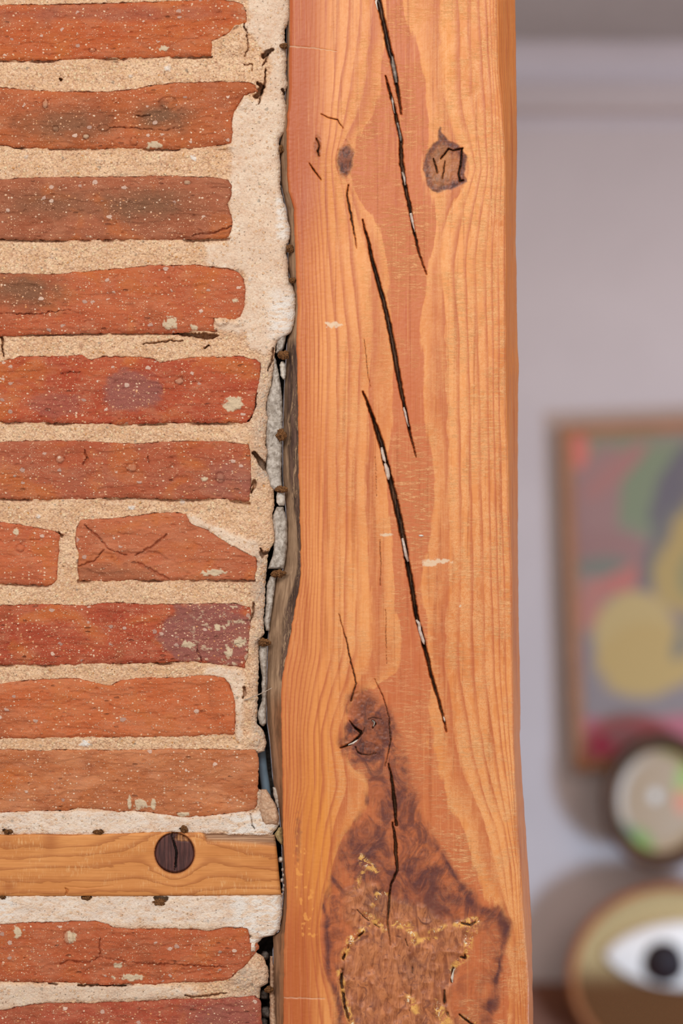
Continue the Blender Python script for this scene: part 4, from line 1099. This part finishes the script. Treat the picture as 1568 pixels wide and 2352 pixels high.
# rubble core of the wall closing the gap far back
core_y = np.linspace(-438, 2698, 80)
core_e = np.interp(core_y, XB[:, 0], XB[:, 1]) - 1.0
core_v = np.linspace(0, 1, 8)[None]
cX = -498 + (core_e[:, None] + 498) * core_v
cX, cY, cH, _ = pad_back(cX, core_y[:, None] * np.ones(cX.shape), np.full(cX.shape, -61.0), -150, {})
grid_mesh('wall_core', P(cX, cY, cH), {}, M_rubble, wall)


# white filler left inside the drying cracks
def filler(pts, hf, mat=M_chalk):
    o = tube('crack_filler', [P(px, py, hf) for px, py, _ in pts], [w * S * 0.5 for _, _, w in pts], mat, None, 12)
    v = o.data.vertices
    rnd = random.Random(len(pts) * 7 + int(pts[0][1]))
    for q in v: q.co += __import__('mathutils').Vector((rnd.uniform(-1, 1), rnd.uniform(-1, 1), rnd.uniform(-1, 1))) * 0.0004
    adopt(o, post)


filler([(876, 1028, 3), (878, 1040, 7), (882, 1055, 8), (885, 1062, 3)], 3)
filler([(884, 1064, 5), (888, 1078, 9), (891, 1094, 10), (892, 1102, 4)], 3.5)
filler([(924, 1236, 4), (928, 1255, 8), (932, 1275, 8), (936, 1290, 4)], 1)
filler([(956, 1424, 5), (962, 1432, 7), (964, 1448, 7), (972, 1472, 8), (974, 1480, 3)], 2)
filler([(943, 490, 5), (946, 502, 7), (950, 520, 6), (953, 532, 3)], 3)
filler([(926, 936, 4), (930, 948, 6), (934, 966, 6), (938, 980, 3)], 3)
filler([(903, 215, 3), (901, 240, 7), (906, 260, 3)], 0)
filler([(912, 282, 3), (917, 295, 8), (920, 312, 7), (921, 325, 3)], -3, M_plaster)
filler([(901, 130, 3), (903, 148, 8), (907, 170, 8), (910, 190, 4)], -5, M_plaster)
filler([(924, 395, 4), (929, 408, 7), (931, 425, 4)], 0)
filler([(866, -8, 3), (862, 8, 6), (866, 24, 3)], 6)
filler([(800, 1711, 2), (810, 1707, 5), (820, 1703, 8), (828, 1697, 4)], 6.5)
filler([(852, 1654, 2), (860, 1657, 5), (857, 1668, 4)], 6, M_plaster)
filler([(1019, 1646, 2), (1020, 1652, 4), (1022, 1657, 2)], 6)
filler([(962, 1230, 2), (967, 1230, 5), (972, 1231, 2)], 7.8)
filler([(960, 2140, 2), (995, 2160, 5), (1025, 2146, 5), (1030, 2142, 2)], 5.5)
filler([(1043, 2225, 3), (1038, 2245, 6), (1040, 2258, 3)], 6)

# ================================================================== THE ROOM BEHIND
YB = 2.5
SB = S * (D + YB) / D         # metres per pixel at the back wall


def BP(px, py, yy=YB):
    k = S * (D + yy) / D
    return ((px - W / 2) * k, yy, EYE + (H / 2 - py) * k)


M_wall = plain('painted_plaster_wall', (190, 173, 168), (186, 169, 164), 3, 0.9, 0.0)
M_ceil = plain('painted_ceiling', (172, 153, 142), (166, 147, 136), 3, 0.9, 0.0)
M_trim = plain('painted_moulding', (190, 174, 172), (186, 170, 168), 3, 0.8, 0.0)
M_floor = plain('brown_floor', (120, 84, 60), (96, 66, 48), 8, 0.6, 0.0, (1, 6, 1))
ZC = EYE + (H / 2 - 108) * SB
tag(box('wall_back', -0.6, 3.4, YB, YB + 0.12, 0, ZC + 0.12, M_wall), 'mauve-grey painted back wall, out of focus', 'wall', kind='structure')
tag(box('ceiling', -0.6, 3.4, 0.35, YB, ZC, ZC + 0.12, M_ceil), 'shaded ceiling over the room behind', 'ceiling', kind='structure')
tag(box('floor', -0.6, 3.4, -3.0, YB, -0.05, 0, M_floor), 'brown floor of the room behind', 'floor', kind='structure')


tag(box('shade_wall_right', 3.4, 3.5, 0.35, YB, 0, ZC + 0.12, M_wall), 'added unseen side wall shading the room behind', 'wall', kind='structure')  # out of view, added to cut the ambient fill around the tray


def profile(name, pts, x0, x1, mat):
    """a moulding swept along the wall: pts = (out from wall, z)"""
    vs = [(x_, YB - a, z) for x_ in (x0, x1) for a, z in pts]
    n_ = len(pts)
    fs = [(i, (i + 1) % n_, n_ + (i + 1) % n_, n_ + i) for i in range(n_)]
    fs += [tuple(range(n_))[::-1], tuple(range(n_, 2 * n_))]
    return py_mesh(name, vs, fs, mat)


c0 = ZC
tag(profile('trim_1', [(0, c0), (0.05, c0), (0.05, c0 - 0.012)] + [(0.012 + 0.036 * math.cos(t), c0 - 0.02 - 0.055 * math.sin(t)) for t in np.linspace(0, 1.5, 8)] + [(0.012, c0 - 0.085), (0, c0 - 0.085)], -0.6, 3.4, M_trim),
    'upper crown moulding under the ceiling', 'moulding', kind='structure')
zp = EYE + (H / 2 - 262) * SB
tag(profile('trim_2', [(0, zp), (0.010, zp), (0.014, zp - 0.008), (0.014, zp - 0.022), (0.004, zp - 0.030), (0, zp - 0.030)], -0.6, 3.4, M_trim), 'slim lower moulding below the crown', 'moulding', kind='structure')

# ---- picture leaning back: thin wooden frame and an abstract canvas
M_frame = plain('brown_wood_frame', (164, 108, 70), (140, 90, 58), 20, 0.55, 0.0, (1, 1, 8))
np_ = N('oil_paint', 0.7, 0.3)
M_canvas = np_.out(np_.acol('paint'))


def canvas_cols(nx_, ny_):
    uu, vv = np.meshgrid(np.linspace(0, 1, nx_), np.linspace(0, 1, ny_))
    px = 1300 + uu * 560; py = 990 + vv * 765
    c = np.ones(uu.shape + (3,)) * np.array(lin((136, 112, 102))[:3])
    def bl(cx, cy, rx, ry, rot, colr, soft=0.18, wob=0.3):
        nonlocal c
        a = math.radians(rot)
        X_ = (px - cx) * math.cos(a) + (py - cy) * math.sin(a); Y_ = -(px - cx) * math.sin(a) + (py - cy) * math.cos(a)
        rr = np.hypot(X_ / rx, Y_ / ry) + wob * fbm(px / 60, py / 60, int(cx) % 50, 3)
        m = (1 - sstep(1 - soft, 1 + soft, rr))[..., None]
        c = c * (1 - m) + m * np.array(lin(colr)[:3])
    bl(1380, 1000, 130, 50, 0, (126, 118, 92))
    bl(1500, 1130, 130, 110, 0, (112, 122, 90))
    bl(1350, 1150, 60, 130, 15, (146, 104, 98))
    bl(1400, 1080, 24, 90, 50, (158, 100, 92))
    bl(1400, 1270, 90, 50, 20, (142, 98, 92))
    bl(1320, 1020, 22, 46, 0, (206, 100, 84))
    bl(1360, 1300, 60, 26, 0, (108, 106, 92))
    bl(1400, 1340, 90, 26, -22, (178, 96, 84))
    bl(1330, 1390, 30, 60, 10, (172, 104, 90))
    bl(1540, 1120, 44, 110, 25, (84, 78, 86))
    bl(1500, 1260, 34, 110, 25, (96, 92, 88))
    bl(1345, 1560, 60, 90, -20, (122, 106, 110))
    bl(1450, 1600, 200, 60, 0, (128, 112, 110))
    bl(1560, 1290, 70, 140, 18, (170, 138, 74))
    bl(1570, 1330, 34, 60, 10, (128, 122, 78))
    bl(1430, 1470, 96, 104, 0, (184, 152, 92), 0.12, 0.1)
    bl(1450, 1530, 110, 86, 0, (182, 146, 80), 0.15, 0.15)
    bl(1545, 1470, 20, 60, 25, (120, 110, 90))
    bl(1650, 1500, 90, 130, 0, (178, 144, 78))
    bl(1700, 1150, 120, 150, 0, (134, 118, 96)); bl(1780, 1400, 80, 160, 0, (150, 104, 90))
    m = sstep(1655, 1668, py + 6 * fbm(px / 40, py * 0, 3, 2))[..., None]
    c = c * (1 - m) + m * np.array(lin((176, 84, 98))[:3])
    c = c * 0.78 + 0.22 * np.array(lin((142, 122, 108))[:3])
    bl(1345, 1720, 32, 22, -30, (164, 40, 74)); bl(1390, 1700, 40, 20, 0, (150, 100, 104))
    return c


pic = empty('framed_painting', (0, 0, 0))
# corners: top edge rests on the wall, foot stands forward on the console
tl = np.array(BP(1283, 978, YB - 0.03)); blc = np.array(BP(1317, 1768, YB - 0.045))
wpic = 600 * SB
dn = (blc - tl); hpic = np.linalg.norm(dn); dn = dn / hpic
ax = np.array([-dn[2], 0, dn[0]]); ax = ax / np.linalg.norm(ax); nrm = np.cross(dn, ax); nrm = nrm / np.linalg.norm(nrm)
if nrm[1] > 0: nrm = -nrm
pic.location = tuple(blc + ax * wpic / 2)


def pic_bar(u0, u1, v0, v1, t0, t1):
    vs = []
    for t in (t0, t1):
        for v in (v0, v1):
            for u_ in (u0, u1):
                vs.append(tl + ax * u_ + dn * v + nrm * t)
    fs = [(0, 2, 3, 1), (4, 5, 7, 6), (0, 1, 5, 4), (2, 6, 7, 3), (0, 4, 6, 2), (1, 3, 7, 5)]
    return vs, fs


vs = []; fs = []
fw = 0.025
for q in ((0, wpic, 0, fw), (0, wpic, hpic - fw, hpic), (0, fw, fw, hpic - fw), (wpic - fw, wpic, fw, hpic - fw)):
    v_, f_ = pic_bar(*q, -0.01, 0.022)
    fs += [tuple(i + len(vs) for i in f) for f in f_]; vs += v_
fr_ = py_mesh('frame', vs, fs, M_frame); adopt(fr_, pic)
cw, chh = 160, 220
uu, vv = np.meshgrid(np.linspace(fw, wpic - fw, cw), np.linspace(fw, hpic - fw, chh))
cv = tl + ax * uu[..., None] + dn * vv[..., None] + nrm * 0.010
cc = canvas_cols(cw, chh)
cvo = grid_mesh('canvas', cv, {}, M_canvas, cols=cc)
cvo.modifiers.new('thick', 'SOLIDIFY').thickness = 0.006
adopt(cvo, pic)
tag(pic, 'abstract painting of ochre rounds in a thin brown frame', 'painting')


def disc(name, c, rx, rz, prof, mat, tilt=0.0, cols=None, ns=96, yaw=0.0):
    """lathe-like oval: prof = list of (fraction of radius, metres towards the room)"""
    a = np.linspace(0, 2 * math.pi, ns, endpoint=False)[None]
    r_ = np.array([p[0] for p in prof])[:, None]; t = np.array([p[1] for p in prof])[:, None]
    X_ = r_ * np.cos(a) * rx; Z_ = r_ * np.sin(a) * rz; Y_ = -t * np.ones(a.shape)
    Z2 = Z_ * math.cos(tilt) - Y_ * math.sin(tilt); Y2 = Z_ * math.sin(tilt) + Y_ * math.cos(tilt)
    V3 = np.stack([c[0] + X_, c[1] + Y2, c[2] + Z2], -1)
    return grid_mesh(name, V3, {}, mat, closed_u=True, cols=cols(r_, a) if cols else None, flip=True)


def paintmat(name, rough=0.4):
    n = N(name, rough, 0.5)
    return n.out(n.acol('paint'))


# ---- plate on the wall, held off it by a bracket
PY = YB - 0.14
pc = BP(1515, 1838, PY)
kS = S * (D + PY) / D


def plate_cols(r_, a):
    X_ = r_ * np.cos(a); Z_ = r_ * np.sin(a)
    c = np.ones(X_.shape + (3,)) * np.array(lin((158, 124, 86))[:3])
    def bl(cx, cz, rr, colr, soft=0.3):
        nonlocal c
        m = (1 - sstep(1 - soft, 1 + soft, np.hypot((X_ - cx) / rr[0], (Z_ - cz) / rr[1]) + 0.2 * fbm(X_ * 6, Z_ * 6, 3, 2)))[..., None]
        c = c * (1 - m) + m * np.array(lin(colr)[:3])
    bl(-0.40, -0.66, (0.30, 0.26), (108, 128, 20)); bl(-0.62, -0.5, (0.16, 0.20), (66, 80, 22))
    bl(0.45, 0.25, (0.2, 0.28), (138, 150, 50)); bl(0.42, -0.02, (0.18, 0.18), (196, 108, 60)); bl(0.35, 0.75, (0.35, 0.14), (136, 122, 60))
    bl(-0.08, 0.06, (0.09, 0.09), (200, 188, 176))  # pale highlight near the centre, painted into the face colour
    return c


plate = empty('wall_plate', (pc[0], pc[1], pc[2] - 150 * kS))
rs = np.r_[np.linspace(0.02, 0.7, 26), np.linspace(0.72, 0.78, 6)]
pr = [(r, 0.004 + 0.02 * max(0, (r - 0.6) / 0.4) ** 1.5) for r in rs]
o = disc('face', pc, 136 * kS, 158 * kS, pr, paintmat('glazed_plate'), cols=plate_cols); adopt(o, plate)
o = disc('rim', pc, 136 * kS, 158 * kS, [(0.74, 0.008), (0.77, 0.022), (0.92, 0.028), (0.98, 0.022), (1.0, 0.010), (0.97, -0.004), (0.80, -0.012), (0.4, -0.016), (0.02, -0.016)], plain('dark_brown_rim', (84, 48, 20), (62, 36, 14), 12, 0.5, 0.0)); adopt(o, plate)
tag(o, 'dark brown rim')
tag(plate, 'round beige plate with brown rim and green leaves above the woven tray', 'plate')

# ---- console
M_cons = plain('dark_red_brown_wood', (124, 76, 54), (104, 60, 42), 6, 0.45, 0.0, (1, 8, 1))
zt = EYE - 1.26
cons = empty('console_table', (1.3, 2.2, 0))
o = box('tabletop', 0.30, 2.2, 1.93, YB - 0.005, zt - 0.035, zt, M_cons, None, 0.004); adopt(o, cons)
o = box('back_rail', 0.30, 2.2, YB - 0.03, YB - 0.005, zt, zt + 0.155, M_cons, None, 0.004); adopt(o, cons)
for lx in (0.35, 2.12):
    for ly in (1.97, YB - 0.07):
        o = box('leg', lx, lx + 0.045, ly, ly + 0.045, 0, zt - 0.035, M_cons, None, 0.003); adopt(o, cons)
o = box('apron', 0.39, 2.12, 1.975, 1.995, zt - 0.11, zt - 0.035, M_cons); adopt(o, cons)
tag(cons, 'dark reddish-brown low console table against the back wall', 'table')

# ---- woven oval tray with a painted eye, standing on the console
ty = YB - 0.14
kT = S * (D + ty) / D
tc = np.array(BP(1538, 2236, ty)); trx = 236 * kT
trz = tc[2] - zt - 0.002
nw = N('woven_straw', 0.75, 0.25)
wv = nw.m_('SINE', nw.m_('MULTIPLY', nw.sep(nw.scale((1, 1, 1)))[2], 700))
wv2 = nw.m_('SINE', nw.m_('MULTIPLY', nw.sep(nw.scale((1, 1, 1)))[0], 500))
wm = nw.m_('MULTIPLY', wv, wv2)
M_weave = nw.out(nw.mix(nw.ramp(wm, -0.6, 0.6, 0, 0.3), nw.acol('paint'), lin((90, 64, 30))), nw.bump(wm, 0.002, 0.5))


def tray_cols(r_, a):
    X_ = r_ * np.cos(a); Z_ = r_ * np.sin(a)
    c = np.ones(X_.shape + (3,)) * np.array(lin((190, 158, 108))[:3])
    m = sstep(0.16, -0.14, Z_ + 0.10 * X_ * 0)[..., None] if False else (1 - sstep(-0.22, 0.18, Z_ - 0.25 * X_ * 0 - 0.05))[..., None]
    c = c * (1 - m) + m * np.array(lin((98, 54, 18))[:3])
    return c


tray = empty('woven_tray', (tc[0], tc[1], zt))
rs = np.linspace(0.02, 0.93, 40)
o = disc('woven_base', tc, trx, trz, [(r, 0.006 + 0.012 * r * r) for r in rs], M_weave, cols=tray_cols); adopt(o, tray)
o = disc('rim', tc, trx, trz, [(0.92, 0.014), (0.93, 0.030), (0.96, 0.036), (0.99, 0.030), (1.0, 0.012), (0.97, -0.006), (0.4, -0.010), (0.02, -0.010)], plain('orange_brown_rim', (176, 104, 56), (150, 86, 46), 12, 0.5, 0.0)); adopt(o, tray)
tag(o, 'orange-brown rim')
# the eye: white almond with a domed dark pupil
na_, nr_ = 80, 16
th = np.linspace(0, 2 * math.pi, na_, endpoint=False)[None]; rr_ = np.linspace(0.02, 1, nr_)[:, None]
ex = 1572 + 186 * np.cos(th); ey = 2188 - 76 * np.sign(np.sin(th)) * np.abs(np.sin(th)) ** 1.35
ecx, ecy = 1572, 2188
px = ecx + (ex - ecx) * rr_; py = ecy + (ey - ecy) * rr_
V3 = np.stack([(px - W / 2) * kT, ty - 0.028 - 0.02 * (1 - rr_ ** 2) * np.ones(th.shape), EYE + (H / 2 - py) * kT], -1)
V3 = np.concatenate([V3, V3[-1:] + np.array([0, 0.02, 0])], 0)
o = grid_mesh('eye_white', V3, {}, plain('white_enamel', (232, 218, 206), (224, 208, 196), 20, 0.4, 0.0), closed_u=True, flip=True); adopt(o, tray)
tag(o, 'white almond eye shape')
pcn = np.array(BP(1517, 2200, ty)); pcn[1] = ty - 0.040
o = disc('pupil', pcn, 50 * kT, 50 * kT, [(0.02, 0.018), (0.4, 0.017), (0.8, 0.012), (0.97, 0.005), (1.0, -0.006)], plain('dark_pupil', (34, 10, 8), (26, 8, 6), 20, 0.6, 0.0)); adopt(o, tray)
tag(o, 'dark round pupil')
tag(tray, 'oval woven tray with a white eye on the brown console', 'tray')
